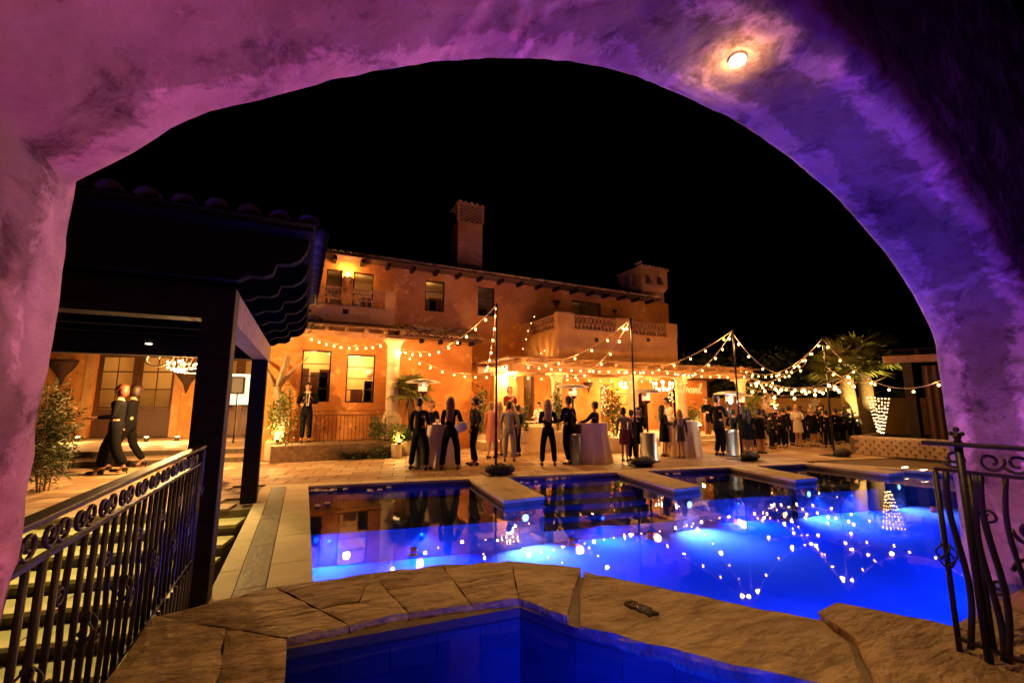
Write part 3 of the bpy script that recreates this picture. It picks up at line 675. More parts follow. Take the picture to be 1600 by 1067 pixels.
def spandrel(parent, P0, u, a, b, z, rise, th, m):
    """fills the top corners of a rectangular hole so that it reads as a segmental arch"""
    u = Vector((u[0], u[1], 0)).normalized(); nr = Vector((-u.y, u.x, 0)); P0 = Vector((P0[0], P0[1], 0)); mb = MB(); n = 12
    def T(x, zz, t): q = P0 + u * x + nr * t; return (q.x, q.y, zz)
    for k in range(n):
        x0 = a + (b - a) * k / n; x1 = a + (b - a) * (k + 1) / n
        def zz(x): t = (x - a) / (b - a) * 2 - 1; return z - rise + rise * math.sqrt(max(0, 1 - t * t))
        mb.add([T(x, h, t) for t in (.004, th - .004) for x, h in ((x0, zz(x0)), (x1, zz(x1)), (x1, z), (x0, z))], [(0, 1, 2, 3), (7, 6, 5, 4), (0, 4, 5, 1)])
    mb.build('arch_spandrel', m, parent)
def onpl(px, py, P0, u):
    r = ray(px, py); u = Vector((u[0], u[1])).normalized(); d = Vector((P0[0], P0[1]))
    # r.xy*t = d + u*a
    det = r.x * (-u.y) + u.x * r.y; t = (d.x * (-u.y) + u.x * d.y) / det; a = (Vector((r.x * t, r.y * t)) - d).dot(u)
    return a, CH + r.z * t
# ---- upper facade, also back wall of the loggia
FW = (0, 16.5); ux = (1, 0)
def H(x0, y0, x1, y1, P0=FW, u=ux):
    a, z1 = onpl(x0, y0, P0, u); b, z0 = onpl(x1, y1, P0, u); return [a, b, z0, z1]
upw = [H(511, 419, 534, 452), H(553, 424, 584, 456), H(665, 437, 694, 488), H(747, 447, 773, 495)]
upw[0][2] = upw[1][2] = 4.9; bd = H(893, 468, 940, 494); bd[2] = 4.3
log = [H(781, 584, 813, 660), H(818, 582, 836, 660), H(937, 600, 953, 662), H(964, 597, 989, 633), H(997, 612, 1019, 660), H(1020, 600, 1054, 665)]
for h in log[:3] + log[4:]: h[2] = .32
mb = MB(); wall_holes(mb, FW, ux, -1.6, 16.0, .28, 6.98, upw + [bd] + log, .3); vw = mb.build('facade_wall', stucco, villa)
mb = MB(); mb.box(15.7, 16.0, 16.82, 20.9, .0, 6.98); mb.box(-1.6, -1.3, 16.82, 20.9, 0, 6.98); mb.box(-1.6, 16, 20.9, 21.2, 0, 6.98); mb.build('outer_wall', stucco, villa)
for i, h in enumerate(upw): window(villa, FW, ux, *h, 0, 2 if i > 1 else 1, .05)
window(villa, FW, ux, *bd, 2, 1, .09, m=door_w)
for i, (h, e) in enumerate(zip(upw, (.8, 4, 3, .35))): room(villa, FW, ux, *h, e, seed=i + 3)
room(villa, FW, ux, *bd, .5, furn=False)
for i, (h, e) in enumerate(zip(log, (34, 3, 3, 55, 40, 8))):
    room(villa, FW, ux, *h, e, seed=i + 20, m=(stucco if i == 0 else plaster_in), furn=i in (0, 5), pad=.16 if i in (0, 1, 4) else .3)
    if i != 3: spandrel(villa, FW, ux, h[0], h[1], h[3], (h[1] - h[0]) * (.45 if i in (0, 2) else .22), .3, stucco)
    else: spandrel(villa, FW, ux, h[0], h[1], h[3], .4, .3, stucco)
window(villa, FW, ux, *log[3], 0, 1, .05); window(villa, FW, ux, *log[4], 0, 2, .05); window(villa, FW, ux, *log[5], 1, 2, .07, m=door_w); window(villa, FW, ux, *log[1], 0, 1, .10, m=door_w)
# pale plaster band of the loggia back wall around the openings
# ---- roof
rf = MB(); rf.add([(-1.9, 15.85, 6.98), (16.4, 15.85, 6.98), (16.4, 21.4, 9.0), (-1.9, 21.4, 9.0)], [(0, 1, 2, 3)])
rf.add([(-1.9, 15.85, 6.93), (16.4, 15.85, 6.93), (16.4, 16.49, 6.93), (-1.9, 16.49, 6.93)], [(3, 2, 1, 0)]); rf.add([(-1.9, 15.85, 6.93), (16.4, 15.85, 6.93), (16.4, 15.85, 6.98), (-1.9, 15.85, 6.98)], [(0, 1, 2, 3)])
roof = rf.build('roof', roofdark, villa)
def tile_mesh(m, seed, L=.46, r=.088):
    r2 = random.Random(seed); mb = MB(); n = 8; vs = []
    for (y, rr) in ((0, r), (L, r * .84)):
        for k in range(n + 1): t = math.pi * k / n; vs.append((-math.cos(t) * rr, y, math.sin(t) * rr * .85))
        for k in range(n + 1): t = math.pi * k / n; vs.append((-math.cos(t) * (rr - .016), y, math.sin(t) * (rr - .016) * .85))
    q = n + 1; fs = []
    for k in range(n): fs += [(k, k + 1, 2 * q + k + 1, 2 * q + k), (q + k, 2 * q + q + k, 2 * q + q + k + 1, q + k + 1), (k, q + k, q + k + 1, k + 1)]
    mb.add(vs, fs, True); me = mb.mesh('roof_tile'); me.materials.append(m); return me
TM = [tile_mesh(m, i) for i, m in enumerate(rooftile)]
slope = math.atan2(2.02, 5.55)
def tiles(parent, x0, x1, y, z, courses, sl, base=(0, 0, 0), dx=.245):
    off = Vector((0, 0, 0)); p = parent
    while p: off += p.location; p = p.parent
    x = x0
    while x < x1:
        for c in range(courses):
            o = link('roof_tile', TM[rnd.choice((0, 0, 1, 2, 2))], None, parent)
            o.location = Vector((x + rnd.uniform(-.012, .012), y - .05 + c * .36 * math.cos(sl) + rnd.uniform(-.02, .02), z + .02 + c * .36 * math.sin(sl) + (c % 2) * .004)) - off
            o.rotation_euler = (sl, 0, rnd.uniform(-.03, .03))
        x += dx
tiles(roof, -1.8, 16.4, 15.85, 6.98, 2, slope)
x = -1.2
while x < 15.9: m_ = MB(); m_.box(x - .06, x + .06, 15.95, 16.49, 6.78, 6.925); m_.build('rafter_tail', wood_d, villa); x += .95
# ---- ground floor bay in front
BW = (0, 15.2)
bw = [H(473, 546, 514, 628, BW), H(543, 553, 584, 629, BW), H(621, 600, 652, 620, BW)]
mb = MB(); wall_holes(mb, BW, ux, -1.2, 5.70, 0, 4.0, bw, .28); mb.box(5.42, 5.70, 15.482, 16.49, 0, 4.0); mb.box(-1.2, -.92, 15.482, 16.49, 0, 4.0); mb.build('bay_wall', stucco, villa)
for i, h in enumerate(bw): window(villa, BW, ux, *h, 0, (3, 3, 0)[i], .045)
room(villa, BW, ux, *bw[0], 26, depth=.9, th=.28, seed=5); room(villa, BW, ux, *bw[1], 60, depth=.9, th=.28, seed=9); room(villa, BW, ux, *bw[2], 12, depth=.9, th=.28, seed=12)
m_ = MB(); c = aty(578, 584, 15.95); m_.tube([(c.x, 15.9, c.z), (c.x, 15.93, c.z)], .15, 20); m_.build('wall_clock', mat('clock_face', (.8, .75, .6), .5), villa)
m_ = MB(); m_.add([(2.7, 14.75, 3.98), (5.95, 14.75, 3.98), (5.95, 16.49, 4.62), (2.7, 16.49, 4.62)], [(0, 1, 2, 3)]); m_.add([(2.7, 14.75, 3.94), (5.95, 14.75, 3.94), (5.95, 15.19, 3.94), (2.7, 15.19, 3.94)], [(3, 2, 1, 0)]); m_.add([(2.7, 14.75, 3.94), (5.95, 14.75, 3.94), (5.95, 14.75, 3.98), (2.7, 14.75, 3.98)], [(0, 1, 2, 3)])
m_.add([(5.95, 14.75, 3.94), (5.95, 16.49, 3.94), (5.95, 16.49, 4.62), (5.95, 14.75, 3.98)], [(0, 1, 2, 3)])
lr = m_.build('lower_roof', roofdark, villa); tiles(lr, 2.75, 5.95, 14.75, 3.98, 5, math.atan2(.64, 1.74))
for x in (3.0, 3.7, 4.4, 5.1, 5.6): m_ = MB(); m_.box(x - .05, x + .05, 14.85, 15.19, 3.8, 3.935); m_.build('rafter_tail', wood_d, villa)
# ---- balconies with pierced clay lattice
clay = mat('pierced_clay', (.36, .15, .06), .85, col2=(.5, .25, .12), scale=8)
def lattice(parent, a, b, z0, z1, y=None, x=None):
    """diagonal lattice above a row of small balusters, between two points on a horizontal axis"""
    mb = MB(); h = z1 - z0; zb = z0 + h * .38
    def T(s, z): return (s, y, z) if y is not None else (x, s, z)
    n = max(2, round((b - a) / .2)); w_ = (b - a) / n
    for k in range(n + 1):
        s = a + w_ * k; mb.beam(T(s, z0), T(s, zb), .045, .09)
        if k < n:
            mb.beam(T(s, zb), T(s + w_, z1), .035, .08, Vector((0, 1, 0)) if y is not None else Vector((1, 0, 0))); mb.beam(T(s + w_, zb), T(s, z1), .035, .075, Vector((0, 1, 0)) if y is not None else Vector((1, 0, 0)))
    mb.beam(T(a, zb), T(b, zb), .085, .035); mb.beam(T(a, z1), T(b, z1), .11, .05); mb.beam(T(a, z0 + .01), T(b, z0 + .01), .1, .035)
    return mb.build('lattice_panel', clay, parent)
b1 = MB(); b1.box(-.3, 2.62, 14.6, 14.82, 4.27, 4.82); b1.box(2.40, 2.62, 14.822, 16.49, 4.27, 4.82); b1.box(2.28, 2.64, 14.58, 14.84, 4.821, 5.46); b1.box(-.3, 2.62, 14.821, 16.49, 4.19, 4.268)
b1o = b1.build('left_balcony', stucco_p, villa); lattice(b1o, -.25, 2.28, 4.84, 5.42, y=14.71); lattice(b1o, 14.85, 16.48, 4.84, 5.42, x=2.5)
m_ = MB(); v = aty(540, 487, 14.6); m_.box(v.x - .09, v.x + .09, 14.588, 14.599, v.z - .08, v.z + .08); m_.build('scupper', frame_b, b1o)
b2 = MB(); b2.box(8.55, 14.75, 13.5, 13.72, 3.44, 4.5); b2.box(8.55, 8.77, 13.722, 16.49, 3.44, 4.5); b2.box(14.53, 14.75, 13.722, 16.49, 3.44, 4.5); b2.box(8.78, 14.52, 13.73, 16.49, 3.40, 3.52)
for a, b in ((8.52, 9.28), (11.38, 12.2), (14.15, 14.78)): b2.box(a, b, 13.48, 13.74, 4.501, 5.12)
b2.box(8.53, 8.79, 15.9, 16.49, 4.501, 5.1); b2.box(8.50, 14.80, 13.47, 13.75, 3.36, 3.439)
b2o = b2.build('right_balcony', stucco_p, villa); lattice(b2o, 9.28, 11.38, 4.52, 5.06, y=13.61); lattice(b2o, 12.2, 14.15, 4.52, 5.06, y=13.61); lattice(b2o, 13.75, 15.9, 4.52, 5.06, x=8.66)
for px in (932, 1013): v = aty(px, 531, 13.5); m_ = MB(); m_.box(v.x - .09, v.x + .09, 13.488, 13.499, v.z - .08, v.z + .08); m_.build('scupper', frame_b, b2o)
# ---- chimney and tower
ch = MB(); ch.box(5.78, 6.96, 17.4, 18.4, 7.3, 9.85); cho = ch.build('chimney', stucco, villa)
cap = MB(); cap.box(5.95, 6.80, 17.55, 18.25, 9.851, 10.6); capo = cap.build('chimney_core', roofdark, cho)
lt = MB(); x0, x1, y0, y1 = 5.74, 7.0, 17.36, 18.44
for k in range(9):
    z = 9.88 + k * .08
    for s in range(10):
        if (s + k) % 2: continue
        xx = x0 + (x1 - x0) * s / 10; lt.box(xx, xx + (x1 - x0) / 10, y0, y0 + .1, z, z + .075)
        yy = y0 + .101 + (y1 - y0 - .1) * s / 10; lt.box(x1 - .1, x1, yy, yy + (y1 - y0 - .1) / 10 * .98, z, z + .075)
for xx in (x0 - .02, x1 - .1): lt.box(xx, xx + .12, y0 - .01, y0 + .11, 9.86, 10.62)
lt.box(x0 - .04, x1 + .04, y0 - .04, y1, 10.621, 10.70); lt.build('clay_vent', clay, cho); 
for i in range(5): o = link('cap_tile', TM[i % 3], None, cho); o.location = Vector((x0 + .1 + i * .27, y0 - .06, 10.70)) - Vector((0, 16.5, 0))
tw = MB(); tw.box(15.75, 17.3, 16.55, 18.1, 0, 7.55)
tw.add([(15.75, 16.55, 7.551), (17.3, 16.55, 7.551), (17.3, 18.1, 7.551), (15.75, 18.1, 7.551), (15.6, 16.4, 7.8), (17.45, 16.4, 7.8), (17.45, 18.25, 7.8), (15.6, 18.25, 7.8)], [(0, 1, 5, 4), (1, 2, 6, 5), (2, 3, 7, 6), (3, 0, 4, 7), (4, 5, 6, 7), (3, 2, 1, 0)])
two = tw.build('chimney_tower', stucco_p, villa)
fr_ = MB(); wall_holes(fr_, (0, 16.4), ux, 15.6, 17.45, 7.801, 8.75, [(15.86, 16.36, 7.95, 8.5), (16.68, 17.18, 7.95, 8.5)], .2); wall_holes(fr_, (15.6, 18.25), (0, -1), 0, 1.65, 7.801, 8.75, [(.3, .8, 7.95, 8.5), (.95, 1.4, 7.95, 8.5)], .2)
fr_.box(17.25, 17.45, 16.602, 18.25, 7.801, 8.75); fr_.box(15.82, 17.24, 18.05, 18.25, 7.801, 8.75); fr_.box(15.9, 17.1, 16.9, 17.9, 7.81, 8.6); fo = fr_.build('belfry', stucco_p, two)
for (a, b) in ((15.86, 16.36), (16.68, 17.18)): spandrel(two, (0, 16.4), ux, a, b, 8.5, .24, .2, stucco_p)
tp = MB(); tp.box(15.52, 17.53, 16.32, 18.33, 8.752, 8.82); tp.build('tower_cap', clay, two)
for i in range(8): o = link('cap_tile', TM[i % 3], None, two); o.location = Vector((15.62 + i * .25, 16.3, 8.82)) - Vector((0, 16.5, 0))
tiles(two, 15.65, 15.66, 16.5, 9.0, 1, 0)
# upper wall sconce lighting the eave, dark sconces
def sconce(label, px, py, Y, lit=0, s=1.0, n=(0, -1)):
    v = aty(px, py, Y - .015) if not isinstance(Y, Vector) else Y
    t = thing('wall_sconce', label, 'wall lamp', v, 0, 'wall sconces on the villa')
    m_ = MB(); m_.lathe([(.01, -.28 * s), (.06 * s, -.1 * s), (.2 * s, .1 * s), (.22 * s, .16 * s), (.2 * s, .165 * s)], (0, -.08, 0), 12, 1, .6); m_.build('shade', mat('rust_metal', (.05, .02, .01), .7, metal=.3) if not lit else mat('lit_glass', (.8, .6, .3), .4), t, local=True)
    if lit:
        m_ = MB(); m_.ball((0, -.1, .24 * s), .05, 10, 6, (1, 1, 1.6)); m_.build('bulb', chand_e, t, local=True)
        light('sconce_light', 'POINT', (0, -.22, .30), lit, WARM, t, .05, wloc=False)
sconce('glowing wall sconce between the upper balcony windows', 543, 438, 16.5, 20, .8)
sconce('dark cone sconce left of the upper right balcony door', 868, 476, 16.5)
sconce('dark cone sconce right of the upper right balcony door', 959, 488, 16.5, 0, .7)
sconce('dark cone sconce on the loggia wall behind the mushroom heater', 918, 604, 16.5, 0, 1.2)
# ---- column and timber canopy below the left balcony
def column(label, x, y, z0, z1, r, parent=None, group='stone columns of the villa', ped=.7, square=False):
    t = thing('stone_column', label, 'column', (x, y, z0), 0, group); h = z1 - z0
    if ped: m_ = MB(); m_.box(-r * 1.35, r * 1.35, -r * 1.35, r * 1.35, 0, ped); m_.build('pedestal', column_m, t, local=True, bevel=.02)
    m_ = MB(); m_.lathe([(r * 1.3, ped + .002), (r * 1.35, ped + .06), (r * 1.12, ped + .11), (r * 1.02, ped + .16), (r, ped + .2)], n=20); m_.build('base_ring', column_m, t, local=True)
    a = ped + .2; n = max(2, round((h - .45 - a) / .55))
    for k in range(n):
        m_ = MB(); za, zb = a + (h - .42 - a) * k / n + .004, a + (h - .42 - a) * (k + 1) / n - .004
        m_.lathe([(r * .985, za), (r, za + .01), (r, zb - .01), (r * .985, zb)], n=20); m_.build('drum', column_m, t, local=True)
    m_ = MB(); m_.lathe([(r * 1.08, h - .42), (r * 1.08, h - .38), (r, h - .36), (r * 1.05, h - .24), (r * 1.45, h - .08), (r * 1.5, h - .07)], n=20); m_.box(-r * 1.55, r * 1.55, -r * 1.55, r * 1.55, h - .068, h - .002); m_.build('capital', column_m, t, local=True)
    return t
column('tall pale stone column under the left balcony wrapped with string lights', 2.63, 14.5, .5, 3.78, .205)
cn = thing('balcony_canopy', 'timber canopy of beams under the left balcony', 'canopy', (1.2, 14.5, 3.8))
m_ = MB(); m_.beam((-.4, 14.5, 3.86), (3.0, 14.5, 3.86), .16, .15); m_.build('beam', wood_m, cn)
for x in (-.1, .5, 1.1, 1.7, 2.3, 2.85): m_ = MB(); m_.beam((x, 14.1, 4.0), (x, 15.18, 4.0), .1, .12); m_.build('joist', wood_m, cn)
m_ = MB(); m_.box(-.45, 3.05, 14.05, 15.18, 4.062, 4.10); m_.build('reed_cover', roofdark, cn)

# ---- loggia floor with steps
mb = MB(); mb.prism([(9.8, 12.6), (20, 12.6), (20, 16.49), (5.72, 16.49), (5.72, 13.9), (9.8, 13.9)], -.02, .3); struct('loggia_floor', mb, limestone)
mb = MB(); mb.box(13.2, 16.6, 12.2, 12.597, -.01, .15); struct('loggia_step', mb, limestone)
# ---- loggia pergola
pg = thing('loggia_pergola', 'long weathered timber pergola roof in front of the loggia', 'pergola', (12, 13, 2.7))
m_ = MB(); m_.beam((6.2, 13.0, 2.86), (18.6, 13.0, 2.86), .2, .26); m_.build('front_beam', wood_m, pg)
m_ = MB(); m_.beam((5.8, 14.9, 2.87), (18.6, 14.9, 2.87), .18, .24); m_.build('rear_beam', wood_m, pg)
x = 6.5
while x < 18.6: m_ = MB(); m_.beam((x, 12.45, 3.06), (x, 16.47 if x < 15.9 else 15.6, 3.06), .11, .13); m_.build('joist', wood_m, pg); x += .78
for k in range(16):
    m_ = MB(); m_.beam((5.9, 12.5 + k * .22, 3.16), (18.8, 12.5 + k * .22, 3.16 + rnd.uniform(0, .01)), .09, .05); m_.build('batten', wood_m, pg)
mm = MB()
for k in range(420):
    x = rnd.uniform(5.9, 18.8); y = rnd.uniform(12.4, 16.2); a = rnd.uniform(-.12, .12); mm.beam((x, y, 3.2 + rnd.uniform(0, .05)), (x + .6, y + a, 3.2 + rnd.uniform(0, .06)), .03, .012)
o = mm.build('dry_reeds', wood_m, pg); o['kind'] = 'stuff'
for px, ppy, lab in ((870, 600, 'first'), (988, 600, 'second'), (1064, 600, 'third'), (1157, 600, 'fourth')):
    v = aty(px, ppy, 13.0); column('pale stone column of the loggia, %s from the left' % lab, v.x, 13.0, .3 if v.x > 9.9 else 0, 2.725, .19, ped=.5)
v = aty(780, 600, 14.9); t = thing('square_pillar', 'square pale pillar at the left end of the loggia', 'pillar', (v.x, 14.9, .3)); m_ = MB(); m_.box(-.3, .3, -.2, .2, 0, 2.4); m_.build('shaft', stucco_p, t, local=True, bevel=.02); m_ = MB(); m_.box(-.36, .36, -.26, .26, 2.402, 2.44); m_.build('cap', stucco_p, t, local=True)
v0, v1 = aty(1076, 600, 14.6), aty(1104, 600, 14.6); t = thing('garden_wall', 'orange end wall of the loggia carrying the white script sign', 'wall', (v0.x, 14.6, 0)); m_ = MB(); m_.box(v0.x - .6, v1.x, 14.6, 14.9, .3, 2.72); m_.build('wall', stucco, t)

# ---- left wing
LW = (-9.5, 22.9); lu = Vector((8.1, -2.62)).normalized()
def HL(x0, y0, x1, y1): return H(x0, y0, x1, y1, LW, lu)
d1 = HL(153, 551, 262, 684); d2 = HL(333, 557, 407, 682); d1[2] = d2[2] = .3
lw = thing('left_wing', 'single storey orange wing with glazed brown double doors', 'house', (-5, 21.3, 0))
mb = MB(); wall_holes(mb, LW, lu, -3.0, 9.2, .0, 5.2, [tuple(d1), tuple(d2)], .35); mb.build('wing_wall', stucco_p if 0 else stucco, lw)
for D, nm in ((d1, 0), (d2, 1)):
    a, b, c, d = D; mid = (a + b) / 2
    for s0, s1 in ((a, mid - .01), (mid + .01, b)):
        dw = window(lw, LW, lu, s0, s1, c + .02, d, 1, 0, .16, .12, m=door_w, name='door_leaf')
        # bottom panel and rails
        u = Vector((lu.x, lu.y, 0)); nr = Vector((-u.y, u.x, 0)); P0 = Vector((LW[0], LW[1], 0))
        hh = d - c
        for za, zb in ((c + .15, c + hh * .33), (c + hh * .34, c + hh * .36), (c + hh * .56, c + hh * .575), (c + hh * .77, c + hh * .785)):
            q = MB(); p = P0 + u * (s0 + .15) + nr * .148; p2 = P0 + u * (s1 - .15) + nr * .148; q.beam((p.x, p.y, (za + zb) / 2), (p2.x, p2.y, (za + zb) / 2), .03, zb - za); q.build('door_panel' if zb - za > .3 else 'door_rail', door_w, dw)
    room(lw, LW, lu, a, b, c, d, 26 if nm == 0 else 14, depth=2.2, th=.35, seed=31 + nm)
sl_ = MB(); 
P0 = Vector((LW[0], LW[1])); nr2 = Vector((-lu.y, lu.x)); q = [P0 - lu * 3.2 - nr2 * .6, P0 + lu * 9.0 - nr2 * .6, P0 + lu * 9.0 + nr2 * 5, P0 - lu * 3.2 + nr2 * 5]
sl_.prism([tuple(p) for p in q], 5.21, 5.4); sl_.build('wing_roof', roofdark, lw)
# white lintel band above the doors
a, b = d1[0] - .1, d2[1] + .2; u3 = Vector((lu.x, lu.y, 0)); n3 = Vector((-lu.y, lu.x, 0)); p = Vector((LW[0], LW[1], 0)) + u3 * (a - .3) - n3 * .04; p2 = Vector((LW[0], LW[1], 0)) + u3 * b - n3 * .04
m_ = MB(); m_.beam((p.x, p.y, d1[3] + .11), (p2.x, p2.y, d1[3] + .11), .07, .14); m_.build('lintel', stucco_p, lw)
for a in (d1[0] - .32, d1[1] + .02):
    p = Vector((LW[0], LW[1], 0)) + u3 * (a + .15) - n3 * .03; m_ = MB(); m_.beam((p.x, p.y, .32), (p.x, p.y, d1[3] + .03), .05, .28, u3); m_.build('door_surround', stucco_p, lw)
for lab, px, py in (('dark cone sconce left of the glazed double doors', 100, 578), ('dark cone sconce right of the glazed double doors', 294, 590)):
    a, z = onpl(px, py, LW, lu); p = Vector((LW[0], LW[1], 0)) + u3 * a - n3 * .02; p.z = z; sconce(lab, 0, 0, p, 0, 2.3)
# raised platform with two steps in front of the wing
mb = MB(); mb.prism([(-12, 17.9), (-6.22, 16.44), (-1.24, 15.48), (-1.24, 22), (-12, 24)], -.02, .3); struct('wing_terrace', mb, paver_a[2])
mb = MB(); mb.prism([(-12, 16.7), (-5.72, 15.2), (-1.15, 14.54), (-1.24, 15.476), (-6.22, 16.436), (-12, 17.896)], -.02, .15); struct('wing_step', mb, paver_a[0])
mb = MB()
for A, B, z in (((-12, 17.89), (-6.22, 16.43), .15), ((-6.22, 16.43), (-1.24, 15.47), .15), ((-12, 16.69), (-5.72, 15.19), 0), ((-5.72, 15.19), (-1.15, 14.53), 0)):
    mb.beam((A[0], A[1], z + .07), (B[0], B[1], z + .07), .03, .12)
struct('terrace_risers', mb, stair_dark)

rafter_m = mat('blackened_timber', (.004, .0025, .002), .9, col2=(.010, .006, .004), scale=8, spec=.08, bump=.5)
# ---- dark timber pergola over the stairs
tp = thing('timber_pergola', 'dark timber pergola with scalloped rafter ends over the garden stairs', 'pergola', (-.74, 4.62, 0))
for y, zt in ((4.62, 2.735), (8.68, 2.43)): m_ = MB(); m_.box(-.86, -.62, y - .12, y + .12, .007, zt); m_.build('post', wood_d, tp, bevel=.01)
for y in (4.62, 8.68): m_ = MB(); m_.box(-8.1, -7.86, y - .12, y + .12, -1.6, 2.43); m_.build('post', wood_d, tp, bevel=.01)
m_ = MB(); m_.box(-.85, -.63, 4.745, 9.3, 2.432, 2.74); m_.build('side_beam', mat('brown_beam_timber', (.16, .09, .06), .7, col2=(.28, .17, .12), scale=7, bump=.6), tp, bevel=.008)  # beam in a lighter brown than the other pergola timbers
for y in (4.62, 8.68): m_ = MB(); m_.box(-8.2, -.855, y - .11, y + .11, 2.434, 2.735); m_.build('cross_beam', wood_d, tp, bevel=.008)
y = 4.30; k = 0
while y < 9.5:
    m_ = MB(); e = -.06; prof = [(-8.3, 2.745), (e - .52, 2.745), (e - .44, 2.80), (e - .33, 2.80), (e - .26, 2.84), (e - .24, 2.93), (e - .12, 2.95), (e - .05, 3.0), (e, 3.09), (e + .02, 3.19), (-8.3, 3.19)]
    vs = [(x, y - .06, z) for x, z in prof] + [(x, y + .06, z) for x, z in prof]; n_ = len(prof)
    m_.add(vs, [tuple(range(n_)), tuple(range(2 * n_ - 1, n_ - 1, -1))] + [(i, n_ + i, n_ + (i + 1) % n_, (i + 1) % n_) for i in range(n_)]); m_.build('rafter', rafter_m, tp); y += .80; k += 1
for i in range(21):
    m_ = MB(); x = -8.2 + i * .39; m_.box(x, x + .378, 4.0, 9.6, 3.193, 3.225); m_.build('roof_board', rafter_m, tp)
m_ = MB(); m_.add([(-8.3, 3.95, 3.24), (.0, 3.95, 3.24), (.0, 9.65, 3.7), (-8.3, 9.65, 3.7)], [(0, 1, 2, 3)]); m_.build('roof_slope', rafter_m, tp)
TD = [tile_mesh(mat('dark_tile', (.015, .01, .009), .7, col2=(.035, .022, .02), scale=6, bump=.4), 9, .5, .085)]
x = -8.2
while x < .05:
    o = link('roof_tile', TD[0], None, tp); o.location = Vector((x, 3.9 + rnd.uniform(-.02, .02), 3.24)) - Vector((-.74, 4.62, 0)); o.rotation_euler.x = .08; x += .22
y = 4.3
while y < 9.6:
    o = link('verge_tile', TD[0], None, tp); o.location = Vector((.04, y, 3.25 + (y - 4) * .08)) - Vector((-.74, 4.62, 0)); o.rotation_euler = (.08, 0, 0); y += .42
sp_ = thing('recessed_downlight', 'small downlight in the dark pergola ceiling', 'lamp', aty(233, 531, 8.2)); m_ = MB(); m_.tube([(0, 0, -.06), (0, 0, .0)], .05, 14); m_.build('can', steel, sp_, local=True); m_ = MB(); m_.tube([(0, 0, -.064), (0, 0, -.061)], .04, 14); m_.build('lens', emis('downlens', (1, .8, .45), 10), sp_, local=True)
stl = light('stair_light', 'SPOT', (0, 0, -.08), 520, (1, .78, .25), sp_, .04, None, 112, .6, wloc=False); stl.rotation_euler = (R(-22), R(8), 0)

for k, (px, py) in enumerate(((120, 690), (228, 690), (276, 689), (318, 688))):
    p = atz(px, py, .3); t = thing('ground_spotlight', 'small black spotlight at the wing wall base, %s from the left' % ('first', 'second', 'third', 'fourth')[k], 'spotlight', (p.x, p.y, .3), 0, 'spotlights along the wing wall'); m_ = MB(); m_.lathe([(.07, 0), (.07, .1), (.08, .16)], n=12); m_.build('housing', pole_m, t, local=True)
    m_ = MB(); m_.lathe([(.06, .161), (.06, .166)], n=12); m_.build('lens', emis('spotlens', (1, .8, .4), 25), t, local=True); light('wall_wash', 'POINT', (0, -.5, .5), 55, WARM2, t, .06, wloc=False)

